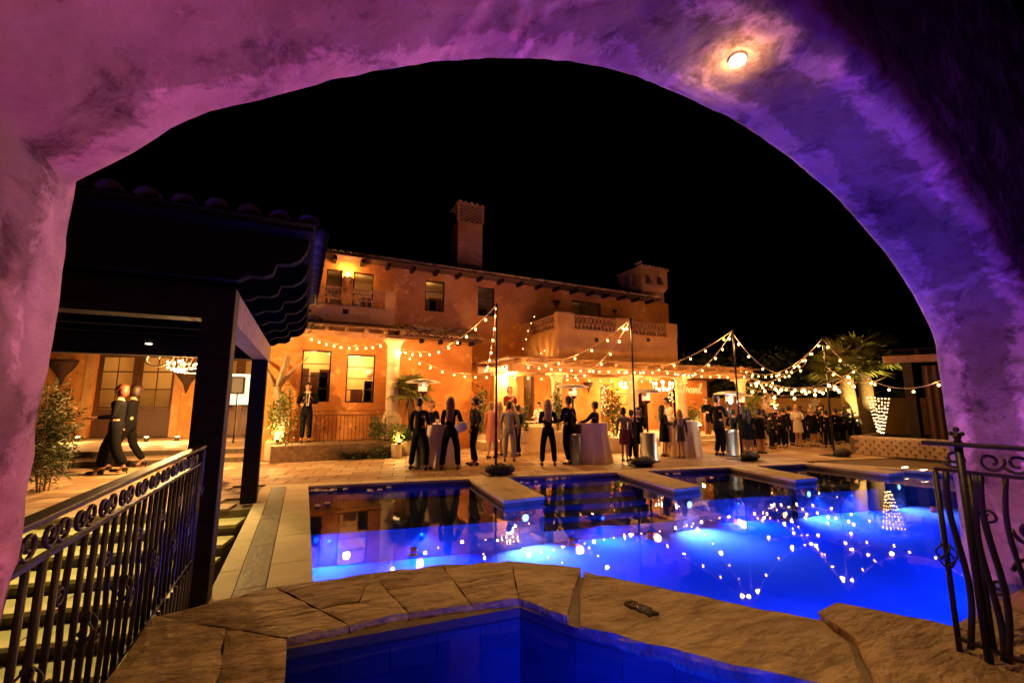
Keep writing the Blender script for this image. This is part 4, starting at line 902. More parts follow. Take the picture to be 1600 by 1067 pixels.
# ================================================================== RAILINGS
def spiral(cx, cz, r, turns, start, sgn=1, n=22, r1=.25):
    return [(cx + math.cos(start + sgn * math.tau * turns * i / n) * r * (1 - (1 - r1) * i / n), cz + math.sin(start + sgn * math.tau * turns * i / n) * r * (1 - (1 - r1) * i / n)) for i in range(n + 1)]
def twist_basket(T, s, z, h=.13, r=.035):
    mb = MB()
    for k in range(4):
        pts = []
        for i in range(9):
            t = i / 8; a = k * math.pi / 2 + t * math.pi; rr = r * math.sin(math.pi * t) + .004
            p = Vector(T(s + math.cos(a) * rr, z + h * (t - .5))); q = T(s, 0), T(s + 1, 0)
            d = (Vector(q[1]) - Vector(q[0])); nn = Vector((-d.y, d.x, 0)); pts.append(p + nn * math.sin(a) * rr)
        mb.tube(pts, .0045, 5)
    return mb
def railing(label, A, B, zt, zb, spacing, scrolls=True, heavy=1.0, name='iron_railing', seed=1, cap=True):
    """ornate wrought iron panel from A to B (plan), top rail zt, bottom zb"""
    A = Vector((A[0], A[1], 0)); B = Vector((B[0], B[1], 0)); d = (B - A); L = d.length; d.normalize(); r2 = random.Random(seed)
    t = thing(name, label, 'railing', (A.x, A.y, zb)); h = zt - zb
    def T(s, z, t_=0): q = A + d * s; return (q.x - d.y * t_, q.y + d.x * t_, zb + z)
    m_ = MB(); m_.beam(T(-.03, h), T(L + .03, h), .052 * heavy, .016 * heavy); m_.build('top_rail', iron, t, bevel=.004)
    m_ = MB(); m_.beam(T(0, h - .13), T(L, h - .13), .018 * heavy, .016); m_.build('second_rail', iron, t)
    m_ = MB(); m_.beam(T(0, .06), T(L, .06), .018 * heavy, .016); m_.build('bottom_rail', iron, t)
    n = round(L / spacing); rr = .0085 * heavy
    for k in range(n + 1):
        s = L * k / n; H_ = h - .14
        if k % 4 == 2:      # wavy bar with a basket
            m_ = MB(); pts = [T(s + .018 * math.sin(i / 16 * math.tau), .07 + (H_ - .07) * i / 16) for i in range(17)]; m_.tube(pts, rr, 6); m_.build('wavy_baluster', iron, t)
        elif k % 4 == 0:
            m_ = MB(); m_.tube([T(s, .0), T(s, H_)], rr * 1.15, 6); b_ = m_.build('baluster', iron, t); twist_basket(T, s, H_ * .52).build('basket', iron, b_)
        else:
            m_ = MB(); m_.tube([T(s, .06), T(s, H_)], rr, 6); b_ = m_.build('baluster', iron, t)
            if k % 4 == 1 and scrolls:
                for cz, sg in ((.30, 1), (.56, -1)):
                    m_ = MB(); m_.tube([T(x, z) for x, z in spiral(s + .045, cz * H_ / .72, .038, 1.3, math.pi, sg)], .0055 * heavy, 5); m_.build('scroll', iron, b_)
    if scrolls:
        k = 0; s = .09
        while s < L - .05:  # facing C scrolls between the two top rails
            m_ = MB(); sg = 1 if k % 2 else -1
            m_.tube([T(x, z) for x, z in spiral(s + .01 * sg, h - .07, .047, 1.25, math.pi / 2 * (1 - sg) + .4, -sg, 18, .3)], .006 * heavy, 5); m_.build('rail_scroll', iron, t); s += .105; k += 1
    return t, T, L, h
rl, T, L, h = railing('long ornate wrought iron railing beside the garden stairs, left of the spa', (-.72, 1.56), (-.72, 4.22), 1.34, .42, .098, heavy=1.25)
# newel end turned down at the post
m_ = MB(); m_.tube([(-.72, 4.22, 1.335), (-.72, 4.30, 1.33), (-.72, 4.33, 1.29), (-.72, 4.33, 1.0), (-.72, 4.36, .95), (-.72, 4.44, .99)], .016, 8); m_.build('rail_end', iron, rl)
for y in (4.26, 4.31): m_ = MB(); m_.tube([(-.72, y, -.04), (-.72, y, 1.28)], .011, 6); m_.build('newel_bar', iron, rl)
m_ = MB(); m_.tube([(-.72, 1.6 + i * .33, .12 - .0 * i) for i in range(9)], .012, 6); m_.build('lower_rail', iron, rl)
k = 0
for i in range(28):
    y = 1.6 + i * .098; m_ = MB(); m_.tube([(-.72, y, -.3), (-.72, y, .43)], .0105, 6); m_.build('lower_baluster', iron, rl)
rr, T, L, h = railing('ornate wrought iron railing at the right jamb of the arch', (2.93, 1.06), (2.93, -.9), 1.49, .505, .12, heavy=1.25, seed=4)
p_ = T(.10, h); m_ = MB(); m_.tube([T(.10, 0), T(.10, h + .01)], .017, 8); m_.build('newel_post', iron, rr)
m_ = MB(); q = Vector(T(.10, h + .008)); m_.lathe([(.02, 0), (.012, .015), (.018, .03), (.01, .05)], q, 10); m_.ball(q + Vector((0, 0, .065)), .014, 8, 6)
for dy in (-.02, .02): m_.ball(q + Vector((0, dy, .045)), .011, 8, 6)
m_.build('finial', iron, rr)
for s, a in ((.05, -.5), (.14, .6), (.17, -.4)):
    m_ = MB(); m_.tube([T(s + .018 * math.sin(i / 14 * math.tau * 1.0 + a), .03 + (h - .17) * i / 14) for i in range(15)], .013, 7); m_.build('wavy_baluster', iron, rr)
for s, z, r_, sg in ((.30, .62, .062, 1), (.30, .44, .075, -1), (.30, .25, .05, 1), (.42, .56, .05, -1), (.42, .3, .06, 1)):
    m_ = MB(); m_.tube([T(x, zz) for x, zz in spiral(s, z, r_, 1.6, math.pi, sg, 26, .2)], .009, 6); m_.build('scroll', iron, rr)
# terrace fence by the bay windows
v0, v1 = aty(420, 655, 14.2), aty(606, 655, 14.2)
railing('thin iron fence along the planted terrace under the bay windows', (.15, 14.2), (2.4, 14.2), 1.42, .47, .11, scrolls=False, heavy=.9, name='iron_fence', seed=3)
railing('low iron fence on the loggia between the heater and the cocktail table', (6.9, 13.95), (9.3, 13.95), 1.2, .31, .13, scrolls=False, heavy=1, name='iron_fence', seed=5)
# planted terrace
mb = MB(); mb.box(-.75, 3.3, 13.75, 15.19, -.01, .46); struct('planting_terrace', mb, mat('w_rubble', (.16, .09, .045), .9, col2=(.28, .17, .09), scale=9, bump=.9, bscale=14))

# ================================================================== FOLIAGE
def foliage(mb, c, rad, n, ls, seed, flat=.0, droop=0, clump=5, aspect=.45):
    r2 = random.Random(seed); cl = [Vector((r2.gauss(0, .42), r2.gauss(0, .42), r2.gauss(0, .42))) for _ in range(clump)]
    for i in range(n):
        b = cl[r2.randrange(clump)]; p = b + Vector((r2.gauss(0, .26), r2.gauss(0, .26), r2.gauss(0, .26)))
        if p.length > 1.15: p = p.normalized() * r2.uniform(.7, 1.1)
        p = Vector(c) + Vector((p.x * rad[0], p.y * rad[1], p.z * rad[2]))
        a = r2.uniform(0, math.tau); el = r2.uniform(-.9, .9) - droop; d = Vector((math.cos(a) * math.cos(el), math.sin(a) * math.cos(el), math.sin(el)))
        s = d.cross(Vector((r2.uniform(-1, 1), r2.uniform(-1, 1), r2.uniform(-.3, 1)))).normalized(); l = ls * r2.uniform(.6, 1.3); w_ = l * aspect * .5
        nrm = d.cross(s)
        mb.add([p, p + d * l * .45 + s * w_ + nrm * l * .06, p + d * l, p + d * l * .45 - s * w_ + nrm * l * .06], [(0, 1, 2, 3)])
    return mb
def blades(mb, c, n, l, wd, seed, spread=1.0, lift=.7):
    r2 = random.Random(seed)
    for i in range(n):
        a = r2.uniform(0, math.tau); el = lift * r2.uniform(.5, 1.3); d = Vector((math.cos(a), math.sin(a), 0)); L_ = l * r2.uniform(.6, 1.1); w_ = wd * r2.uniform(.7, 1.2)
        s = Vector((-d.y, d.x, 0)); pts = []
        b = Vector(c) + d * .04 * r2.random()
        for k in range(5):
            t = k / 4; p = b + d * (L_ * spread * t) + Vector((0, 0, L_ * (math.sin(el) * t * 1.4 - .75 * t * t))); ww = w_ * (1 - t) * .5 + .001; pts += [p + s * ww, p - s * ww]
        mb.add(pts, [(0, 1, 3, 2), (2, 3, 5, 4), (4, 5, 7, 6), (6, 7, 9, 8)])
    return mb
def pot_plant(label, x, y, z, pr, ph, fh, m, seed, lamp=0, n=520, ls=.11, tall=1.0, cat='potted plant'):
    t = thing('potted_plant', label, cat, (x, y, z))
    m_ = MB(); m_.lathe([(pr * .9, 0), (pr, .03), (pr, ph - .03), (pr * 1.03, ph), (pr * .93, ph), (pr * .9, ph - .06)], n=28); m_.build('pot', pot_m, t, local=True)
    m_ = MB(); r2 = random.Random(seed)
    for k in range(6): a = r2.uniform(0, 6.28); m_.tube([(0, 0, ph - .05), (math.cos(a) * .08, math.sin(a) * .08, ph + fh * .4), (math.cos(a) * .2, math.sin(a) * .2, ph + fh * .8)], .012, 5)
    m_.build('stem', bark, t, local=True)
    m_ = MB(); foliage(m_, (0, 0, ph + fh * .5), (pr * 1.25, pr * 1.25, fh * .55), n, ls, seed, clump=9); o = m_.build('foliage', m, t, local=True)
    if lamp:
        m_ = MB(); m_.lathe([(.045, ph), (.05, ph + .08)], (pr * .3, -pr * 1.0, 0), n=12); m_.build('spotlight', pole_m, t, local=True)
        m_ = MB(); m_.lathe([(.04, ph + .081), (.042, ph + .085)], (pr * .3, -pr * 1.0, 0), n=12); m_.build('spot_lens', emis('spotlens', (1, .8, .4), 25), t, local=True)
        light('plant_light', 'POINT', (pr * .3, -pr * 1.0, ph + .16), lamp, (1, .66, .2), t, .04, wloc=False)
    return t
p = atz(427, 719); pot_plant('leafy plant glowing yellow in a white cylinder pot at the corner of the fence', p.x, p.y, 0, .25, .55, 1.3, leaf_y, 1, 26, 620, .13)
p = atz(619, 715); pot_plant('floodlit low plant in a white cylinder pot right of the tall column', p.x, p.y, 0, .16, .42, .75, leaf_y, 2, 16, 380, .11)
p = atz(960, 706, .0); pot_plant('tall climbing plant lit from below beside the second loggia column', p.x, p.y, 0, .26, .5, 2.0, leaf_y, 3, 26, 620, .14)
p = atz(1086, 690, .3); pot_plant('small lit plant on the loggia wall beneath the white script sign', p.x, p.y, .3, .2, .5, .8, leaf_y, 4, 14, 340, .12)
p = atz(1182, 694, 0); pot_plant('bright yellow lit bush behind the crowd right of the last column', p.x, p.y, 0, .3, .5, 1.7, leaf_y, 5, 40, 620, .17)
p = atz(742, 700, 0); pot_plant('leafy bush at the left corner of the loggia opening', p.x + .2, p.y, 0, .22, .5, 1.7, leaf_g, 6, 0, 520, .14)
p = atz(816, 692, .3); pot_plant('green shrub behind the tiered cake stands', p.x, p.y, .3, .2, .4, 1.0, leaf_g, 7, 0, 400, .12)
p = atz(872, 692, .3); pot_plant('slender green shrub between the woman in black and the heater', p.x, p.y, .3, .2, .4, 1.5, leaf_g, 8, 0, 400, .12)
p = atz(1250, 690, 0); t = pot_plant('white flower arrangement standing tall amid the crowd', p.x, p.y + 1.2, 0, .22, 1.3, .75, petal, 9, 8, 480, .14, cat='flowers')
p = atz(1303, 688, 0); t = pot_plant('second white flower arrangement beside the dark pole', p.x, p.y + .6, 0, .22, .9, .8, petal, 10, 8, 420, .14, cat='flowers')
# bamboo-like shrub by the left jamb
p = atz(66, 768); t = thing('bamboo_shrub', 'feathery green shrub beside the left jamb', 'shrub', p); m_ = MB()
foliage(m_, (0, 0, 1.0), (.35, .5, 1.05), 2600, .12, 21, clump=22, aspect=.22); m_.build('foliage', leaf_g, t, local=True)
m_ = MB()
for k in range(9): a = rnd.uniform(0, 6.28); r_ = rnd.uniform(.05, .4); m_.tube([(math.cos(a) * .08, math.sin(a) * .08, 0), (math.cos(a) * r_ * .6, math.sin(a) * r_ * .6, 1), (math.cos(a) * r_, math.sin(a) * r_, 1.8 + rnd.random() * .3)], .009, 5)
m_.build('cane', bark, t, local=True)
# low planting in front of the terrace
for i, (px, py, l, n, lab) in enumerate(((516, 717, .55, 260, 'spiky strap-leaved clump in the middle of the low bed'), (462, 717, .3, 150, 'low dark ground plant beside the left white pot'), (570, 716, .38, 170, 'low leafy clump at the right of the bed'), (545, 718, .45, 170, 'strap-leaved clump right of the big spiky one'), (490, 718, .42, 150, 'strap-leaved clump left of the big spiky one'), (600, 716, .34, 130, 'low clump at the foot of the column bed'))):
    p = atz(px, py); t = thing('strap_leaf_plant', lab, 'plant', (p.x, p.y, 0)); m_ = MB()
    blades(m_, (0, 0, 0), n, l * 1.2, .035, 50 + i, .8, 1.0)
    if i in (1, 2, 5): foliage(m_, (0, .1, .15), (.45, .25, .2), 260, .07, 70 + i)
    m_.build('foliage', leaf_d if i != 2 else leaf_g, t, local=True)
# vine on the column bed, pale trunk by the left pot
p = aty(453, 640, 14.0); t = thing('climbing_vine', 'leafy vine climbing beside the waiter', 'vine', (p.x, 13.9, .4)); m_ = MB(); foliage(m_, (0, 0, .9), (.3, .2, 1.0), 520, .1, 33, clump=12); m_.build('foliage', leaf_y, t, local=True); m_ = MB(); m_.tube([(0, 0, 0), (.05, 0, .8), (-.05, 0, 1.7)], .02, 6); m_.build('stem', bark, t, local=True)
p = aty(592, 668, 14.0); t = thing('climbing_vine', 'vine at the foot of the tall pale column', 'vine', (p.x, 13.95, .4)); m_ = MB(); foliage(m_, (0, 0, .45), (.28, .2, .5), 420, .1, 34, clump=10); m_.build('foliage', leaf_g, t, local=True); m_ = MB(); m_.tube([(0, 0, 0), (.05, 0, .4), (-.05, 0, .8)], .02, 6); m_.build('stem', bark, t, local=True)
def tree(label, x, y, z, pts, r0, crown, m, seed, name='olive_tree'):
    t = thing(name, label, 'tree', (x, y, z)); m_ = MB(); m_.tube([(0, 0, 0)] + pts, [r0 * (1 - .6 * i / len(pts)) for i in range(len(pts) + 1)], 9)
    for k in range(5):
        b = Vector(pts[-2 if len(pts) > 1 else -1]); a = k * 1.26; m_.tube([b, b + Vector((math.cos(a) * .35, math.sin(a) * .35, .5)), b + Vector((math.cos(a) * .8, math.sin(a) * .8, 1.0))], [r0 * .45, r0 * .3, r0 * .1], 6)
    m_.build('trunk', palebark if 'pale' in label else bark, t, local=True)
    if crown: m_ = MB(); foliage(m_, crown[0], crown[1], crown[2], crown[3], seed, clump=14); m_.build('crown', m, t, local=True)
    return t
p = aty(438, 620, 14.6); tree('pale twisted trunk rising by the left pot under the pergola edge', p.x, 14.6, .2, [(.1, 0, 1.0), (-.1, 0, 1.9), (.15, 0, 2.9)], .19, ((.1, 0, 4.1), (1.0, .8, .5), 700, .14), leaf_d, 41)

# fan palms
def fan_palm(label, x, y, z, th, tr, nf, fl, fr_, seed, lights=0, mt=None, skirt=True):
    t = thing('fan_palm', label, 'palm tree', (x, y, z)); r2 = random.Random(seed); m_ = MB(); pts = []; rs = []
    for i in range(9): k = i / 8; pts.append((math.sin(k * 2 + seed) * .06, 0, th * k)); rs.append(tr * (1.15 - .35 * k) * (1 + .06 * (i % 2)))
    m_.tube(pts, rs, 12); m_.build('trunk', bark, t, local=True); top = Vector(pts[-1])
    if skirt:
        m_ = MB(); blades(m_, top - Vector((0, 0, .1)), 90, .6, .07, seed + 5, .35, -.4); m_.build('dry_skirt', wood_m, t, local=True)
    for f in range(nf):
        a = f * 2.4 + r2.uniform(-.2, .2); el = 1.15 - 1.5 * (f / nf) + r2.uniform(-.1, .1); d = Vector((math.cos(a) * math.cos(el), math.sin(a) * math.cos(el), math.sin(el))); s = d.cross(Vector((0, 0, 1))).normalized(); u = s.cross(d)
        b = top + d * fl; m_ = MB(); m_.tube([top, top + d * fl * .5 + Vector((0, 0, .04)), b], .012, 5)
        nb = 24
        for k in range(nb):
            g = (k - (nb - 1) / 2) / (nb - 1) * 3.5; dd = (d * math.cos(g) + s * math.sin(g)).normalized(); ln = fr_ * (1 - .2 * abs(g) / 1.75) * r2.uniform(.9, 1.05); ss = (s * math.cos(g) - d * math.sin(g)); w_ = fr_ * .05
            dr = Vector((0, 0, -.22 * ln * r2.uniform(.5, 1.5)))
            m_.add([b, b + dd * ln * .5 + ss * w_ + u * .01, b + dd * ln * .5 - ss * w_ + u * .01, b + dd * ln + dr], [(0, 1, 3, 2)])
        m_.build('frond', mt or leaf_p, t, local=True)
    return t
p = atz(639, 710); fan_palm('fan palm behind the mushroom heater in front of the orange bay', p.x + .12, p.y + .35, 0, 1.95, .11, 22, .34, .72, 2)
m_ = None
p = atz(640, 712); t = thing('spiky_shrub', 'dark spiky shrub around the foot of the fan palm', 'shrub', (p.x, p.y + .5, 0)); m_ = MB(); blades(m_, (0, 0, .3), 260, 1.1, .05, 77, .75, 1.1); m_.build('foliage', leaf_d, t, local=True)
pp = atz(1386, 694); fan_palm('tall fan palm right of the dark pole behind the low wall', pp.x - .3, pp.y + 1.0, 0, 3.05, .27, 26, .6, 1.15, 3)
q_ = atz(1440, 690); fan_palm('large fan palm partly hidden by the right jamb', q_.x + 1.4, q_.y + 2.4, 0, 3.7, .3, 26, .8, 1.35, 4)
light('palm_uplight', 'SPOT', (pp.x - 1.2, pp.y - .3, .15), 420, (1, .72, .22), None, .06, (pp.x - .3, pp.y + 1.0, 3.3), 60, .7)
light('palm_uplight', 'SPOT', (q_.x + .3, q_.y + .9, .15), 300, (1, .72, .22), None, .06, (q_.x + 1.4, q_.y + 2.4, 4.1), 60, .7)
for k_, q2 in enumerate(((pp.x - 1.2, pp.y - .3), (q_.x + .3, q_.y + .9))):
    t = thing('garden_spotlight', 'small ground spotlight aimed at the %s fan palm' % ('tall' if not k_ else 'large right'), 'spotlight', (q2[0], q2[1], 0)); m_ = MB(); m_.lathe([(.06, 0), (.06, .09)], n=12); m_.build('housing', pole_m, t, local=True)
# far background: hedge, garden wall, dark trees
v = atz(1180, 668); 
bw_ = thing('boundary_wall', 'low olive-coloured garden wall behind the crowd', 'wall', (26, 12, 0)); m_ = MB(); m_.beam((19.5, 17.0, .95), (34, 8.0, .95), .25, 1.9); m_.build('wall', stucco_p, bw_)
hd = thing('hedge', 'dark dense hedge behind the garden wall', 'hedge', (24, 17, 0)); m_ = MB()
for i in range(26):
    t_ = i / 25; x = 17.5 + 22 * t_; y = 19.5 - 13 * t_; foliage(m_, (x, y, 1.4 + .3 * math.sin(i * 2.1)), (.9, .7, 1.3), 230, .3, 300 + i, clump=6)
m_.build('foliage', leaf_d, hd)
for k, (px, lab) in enumerate(((1120, 'dark leafy tree seen between the last two loggia columns'), (1205, 'dark rounded tree behind the string lights'), (1260, 'broad dark tree beyond the garden wall'))):
    d_ = 27 + k * 2; q = atd(px, 640, d_); tree(lab, q.x, q.y, 0, [(0, 0, 1.2), (.2, 0, 2.2)], .2, ((0, 0, 3.2), (2.3, 2.3, 1.5), 1500, .32), leaf_d, 60 + k, 'garden_tree')

# low wall with scale pattern right of the pool
wl = thing('curved_low_wall', 'low tan wall with fish-scale tile pattern beyond the right of the pool', 'wall', (16.3, 7.6, 0))
scl = [mat('w_scale_tile_%d' % i, c, .7, col2=c2, scale=4) for i, (c, c2) in enumerate((((.40, .26, .13), (.5, .34, .18)), ((.44, .29, .15), (.54, .37, .2))))]
A_, B_ = Vector((16.25, 7.85, 0)), Vector((17.05, 3.9, 0)); d_ = (B_ - A_).normalized(); L_ = (B_ - A_).length
m_ = MB(); m_.beam(A_ + Vector((.2, 0, .27)), B_ + Vector((.2, 0, .27)), .35, .54); m_.beam((16.45, 7.86, .27), (20, 8.6, .27), .3, .54); m_.build('core', grout, wl)
m_ = MB(); m_.beam(A_ + Vector((.2, .06, .565)), B_ + Vector((.2, 0, .565)), .42, .05); m_.build('coping', limestone, wl, bevel=.008)
row = 0; z = .01
while z < .5:
    n_ = int(L_ / .21)
    for k in range(n_):
        s = (k + .5 * (row % 2)) * .21 + .1; c = A_ + d_ * s; nrm = Vector((d_.y, -d_.x, 0)); nrm = -nrm if nrm.x > 0 else nrm; m_ = MB(); vs = []
        if s > L_ - .1: continue
        for t0 in (.012, .030):
            for i in range(8): a = math.pi * i / 7; vs.append(c + Vector((.2, 0, 0)) + nrm * (.17 + t0) + d_ * math.cos(a) * .098 + Vector((0, 0, z + .01 + math.sin(a) * .135)))
        m_.add(vs, [tuple(range(8)), tuple(range(15, 7, -1))] + [(i, 8 + i, 8 + (i + 1) % 8, (i + 1) % 8) for i in range(8)]); m_.build('scale_tile', scl[(k + row) % 2], wl)
    z += .115; row += 1
# small strip lights at the foot of the low wall
for px, py in ((1417, 730), (1446, 734)):
    q = atz(px, py, .03); t = thing('step_light', '%s glowing strip light on the coping before the low wall' % ('left' if px < 1430 else 'right'), 'light', (q.x - .1, q.y, .006), 0, 'strip lights before the low wall'); m_ = MB(); m_.box(-.12, .12, -.03, .03, .0, .03); m_.build('housing', steel, t, local=True); m_ = MB(); m_.box(-.11, .11, -.025, .025, .0305, .036); m_.build('lens', emis('stripl', (1, .75, .4), 12), t, local=True)
# dark pavilion behind it
pv = thing('garden_pavilion', 'dark timber pavilion with brown curtains at the right', 'pavilion', (19, 6, 0))
P = [aty(1394, 640, 0.0001) if 0 else atz(1394, 690, .4)]
a0 = Vector((18.2, 6.9, 0)); a1 = Vector((20.5, 2.2, 0)); back = Vector((3.2, 1.2, 0))
for k, q in enumerate((a0, a1, a0 + back, a1 + back)): m_ = MB(); m_.box(q.x - .13, q.x + .13, q.y - .13, q.y + .13, 0, 3.0); m_.build('post', wood_d, pv)
m_ = MB(); m_.beam(a0 + Vector((0, 0, 3.12)) - (a1 - a0) * .12, a1 + Vector((0, 0, 3.12)), .2, .24); m_.build('front_beam', wood_m, pv)
m_ = MB(); m_.beam(a0 + Vector((0, 0, 3.12)), a0 + back + Vector((0, 0, 3.12)), .2, .22); m_.build('side_beam', wood_d, pv)
for k in range(9): q = a0 + (a1 - a0) * (k / 8 - .08); m_ = MB(); m_.beam(q + Vector((-.5, -.2, 3.32)), q + back + Vector((0, 0, 3.32)), .1, .14); m_.build('rafter', wood_d, pv)
m_ = MB(); q = [a0 + Vector((-.5, .3, 0)), a1 + Vector((-.5, 0, 0)), a1 + back, a0 + back]; m_.prism([(v.x, v.y) for v in q], 3.40, 3.44); m_.build('roof_panel', wood_d, pv)
for s0, s1 in ((.06, .38), (.42, .7), (.73, .98)):
    m_ = MB(); n_ = 40; vs = []
    for k in range(n_ + 1):
        q = a0 + back * .35 + (a1 - a0) * (s0 + (s1 - s0) * k / n_) + Vector((math.sin(k * 1.3) * .05, 0, 0)); vs += [(q.x, q.y, .3), (q.x, q.y, 2.95)]
    m_.add(vs, [(2 * k, 2 * k + 2, 2 * k + 3, 2 * k + 1) for k in range(n_)], True); m_.build('curtain', curtain, pv)

# ================================================================== STRING LIGHTS
BULB = MB().ball((0, 0, 0), .027, 10, 7, (1, 1, 1.15)).mesh('bulb'); BULB.materials.append(bulb_e)
BULBF = MB().ball((0, 0, 0), .042, 8, 6, (1, 1, 1.15)).mesh('bulb'); BULBF.materials.append(bulb_far)
SOCK = MB().tube([(0, 0, .038), (0, 0, .085)], .014, 6).mesh('socket'); SOCK.materials.append(pole_m)
nb = 0
def strand(label, A, B, sag, sp=.5, far=False, every=3, e=9, group='strings of warm bulbs over the patio', extra=None, skip=0):
    global nb
    A = Vector(A); B = Vector(B); pts = []; N = 24
    t = thing('string_lights', label, 'string lights', A, 0, group)
    for i in range(N + 1): k = i / N; pts.append(A.lerp(B, k) - Vector((0, 0, sag * 4 * k * (1 - k))))
    if extra: pts = [Vector(p) for p in extra]
    m_ = MB(); m_.tube(pts, .009, 5); m_.build('cord', cord_m, t)
    Ls = [0]; 
    for i in range(len(pts) - 1): Ls.append(Ls[-1] + (pts[i + 1] - pts[i]).length)
    sp *= .8; e *= .8; s = sp * .5 + skip
    k = 0; r2 = random.Random(len(label) * 7 + nb)
    while s < Ls[-1]:
        i = max(j for j in range(len(Ls)) if Ls[j] <= s); i = min(i, len(pts) - 2); f = (s - Ls[i]) / max(1e-6, Ls[i + 1] - Ls[i]); p = pts[i].lerp(pts[i + 1], f) - Vector((0, 0, .095))
        o = link('bulb', BULBF if far else BULB, None, t); o.location = p - A
        if not far: c = link('socket', SOCK, None, o)
        if k % every == 0: light('bulb_light', 'POINT', p, e * every / 3 * (1), WARM, t, .036)
        nb += 1; s += sp * r2.uniform(.85, 1.15); k += 1
    return t
PT = [Vector((4.22, 9.53, 4.12)), Vector((8.17, 9.08, 4.02)), Vector((11.78, 8.59, 3.88)), Vector((15.24, 7.9, 3.76))]
names = ('first', 'second', 'third', 'fourth')
for k, p in enumerate(PT):
    t = thing('light_pole', 'slim black light pole, %s from the left, weighted by a sandbag' % names[k], 'pole', (p.x, p.y, .006), 0, 'black poles holding the string lights')
    m_ = MB(); m_.tube([(0, 0, 0), (0, 0, p.z + .02)], [.030, .024], 10); m_.build('shaft', pole_m, t, local=True)
    m_ = MB(); m_.box(-.3, .3, -.3, .3, 0, .012); m_.build('base_plate', pole_m, t, local=True)
    m_ = MB(); m_.tube([(-.07, 0, p.z - .02), (.07, 0, p.z - .02)], .008, 6); m_.build('hook', pole_m, t, local=True)
    s = thing('sandbag', 'slumped black sandbag at the foot of the %s light pole' % names[k], 'sandbag', (p.x + .05, p.y - .22, .018), .2 * k - .2, 'sandbags on the pole bases'); m_ = MB()
    m_.ball((0, 0, .11), 1, 18, 10, (.36, .22, .115), .25); m_.ball((-.24, -.02, .13), 1, 12, 8, (.16, .17, .10), .4); m_.build('bag', sand_m, s, local=True)
    m_ = MB(); m_.tube([(-.2, -.05, .2), (-.05, -.06, .26), (.12, -.05, .21)], .012, 5); m_.build('handle', sand_m, s, local=True)
c1 = Vector((2.45, 14.35, 3.55))
strand('string lights swagging under the left balcony to the tall column', aty(481, 523, 14.1), aty(606, 534, 14.1), .22, .3, every=3, e=8)
strand('string lights rising from the tall column to the first pole', c1 + Vector((.2, -.1, 0)), PT[0], .62, .55, e=10)
strand('string lights looping along the orange bay wall to the loggia', c1 + Vector((.2, 0, -.05)), (6.3, 13.0, 2.72), .42, .5, e=9)
strand('string lights dropping from the first pole to the loggia corner', PT[0], aty(757, 574, 12.9), .5, .62, e=9)
strand('string lights from the second pole down to the pergola edge', PT[1], aty(885, 583, 12.4), .55, .62, e=9)
strand('string lights from the second pole to the far left of the pergola', PT[1] , aty(835, 567, 12.5), .35, .75, e=9)
strand('string lights from the third pole down to the pergola beam', PT[2], aty(1058, 581, 12.4), .5, .62, e=9)
strand('string lights from the third pole reaching back to the second bay', PT[2], aty(968, 578, 12.5), .4, .8, e=9)
strand('string lights from the fourth pole to the end of the pergola', PT[3], aty(1165, 578, 12.4), .6, .62, e=8)
strand('string lights from the fourth pole to the last loggia column', PT[3], aty(1170, 598, 12.7), .5, .62, e=8)
strand('row of bulbs along the pergola front beam', (6.4, 12.32, 2.92), (12.4, 12.32, 2.92), .06, .52, e=9)
strand('row of bulbs along the right part of the pergola front beam', (12.6, 12.32, 2.92), (18.3, 12.32, 2.92), .10, .6, e=9)
strand('second row of bulbs inside the loggia ceiling', (7.0, 14.7, 2.72), (15.0, 14.7, 2.72), .05, .75, e=10)
fx = [((1160, 602), 17.0, (1320, 592), 17.5, .45), ((1165, 588), 16.0, (1345, 573), 16.5, .5), ((1168, 596), 19.5, (1310, 603), 19.0, .15), ((1175, 590), 22, (1338, 599), 20, .35), ((1180, 600), 24, (1330, 598), 24, .3), ((1185, 606), 20.5, (1325, 606), 18.0, .12)]
for k, (a, da, b, db, sg) in enumerate(fx): strand('distant string of bulbs over the crowd, %s row from the front' % ('first', 'second', 'third', 'fourth', 'fifth', 'sixth')[k], atd(*a, da), atd(*b, db), sg, .8, True, 4, 12, 'distant rows of bulbs over the crowd')
strand('string lights from the fourth pole across to the pavilion', PT[3], atd(1470, 594, 15.0), .75, .7, e=8, every=3)
strand('string lights from the fourth pole toward the tall palm', PT[3] - Vector((0, 0, .9)), atd(1385, 588, 17.0), .35, .7, e=8, every=3)
strand('string lights running high between the third and fourth poles', PT[2] - Vector((0, 0, .1)), PT[3] + Vector((.05, .6, -.75)), .75, .8, e=8, every=3)

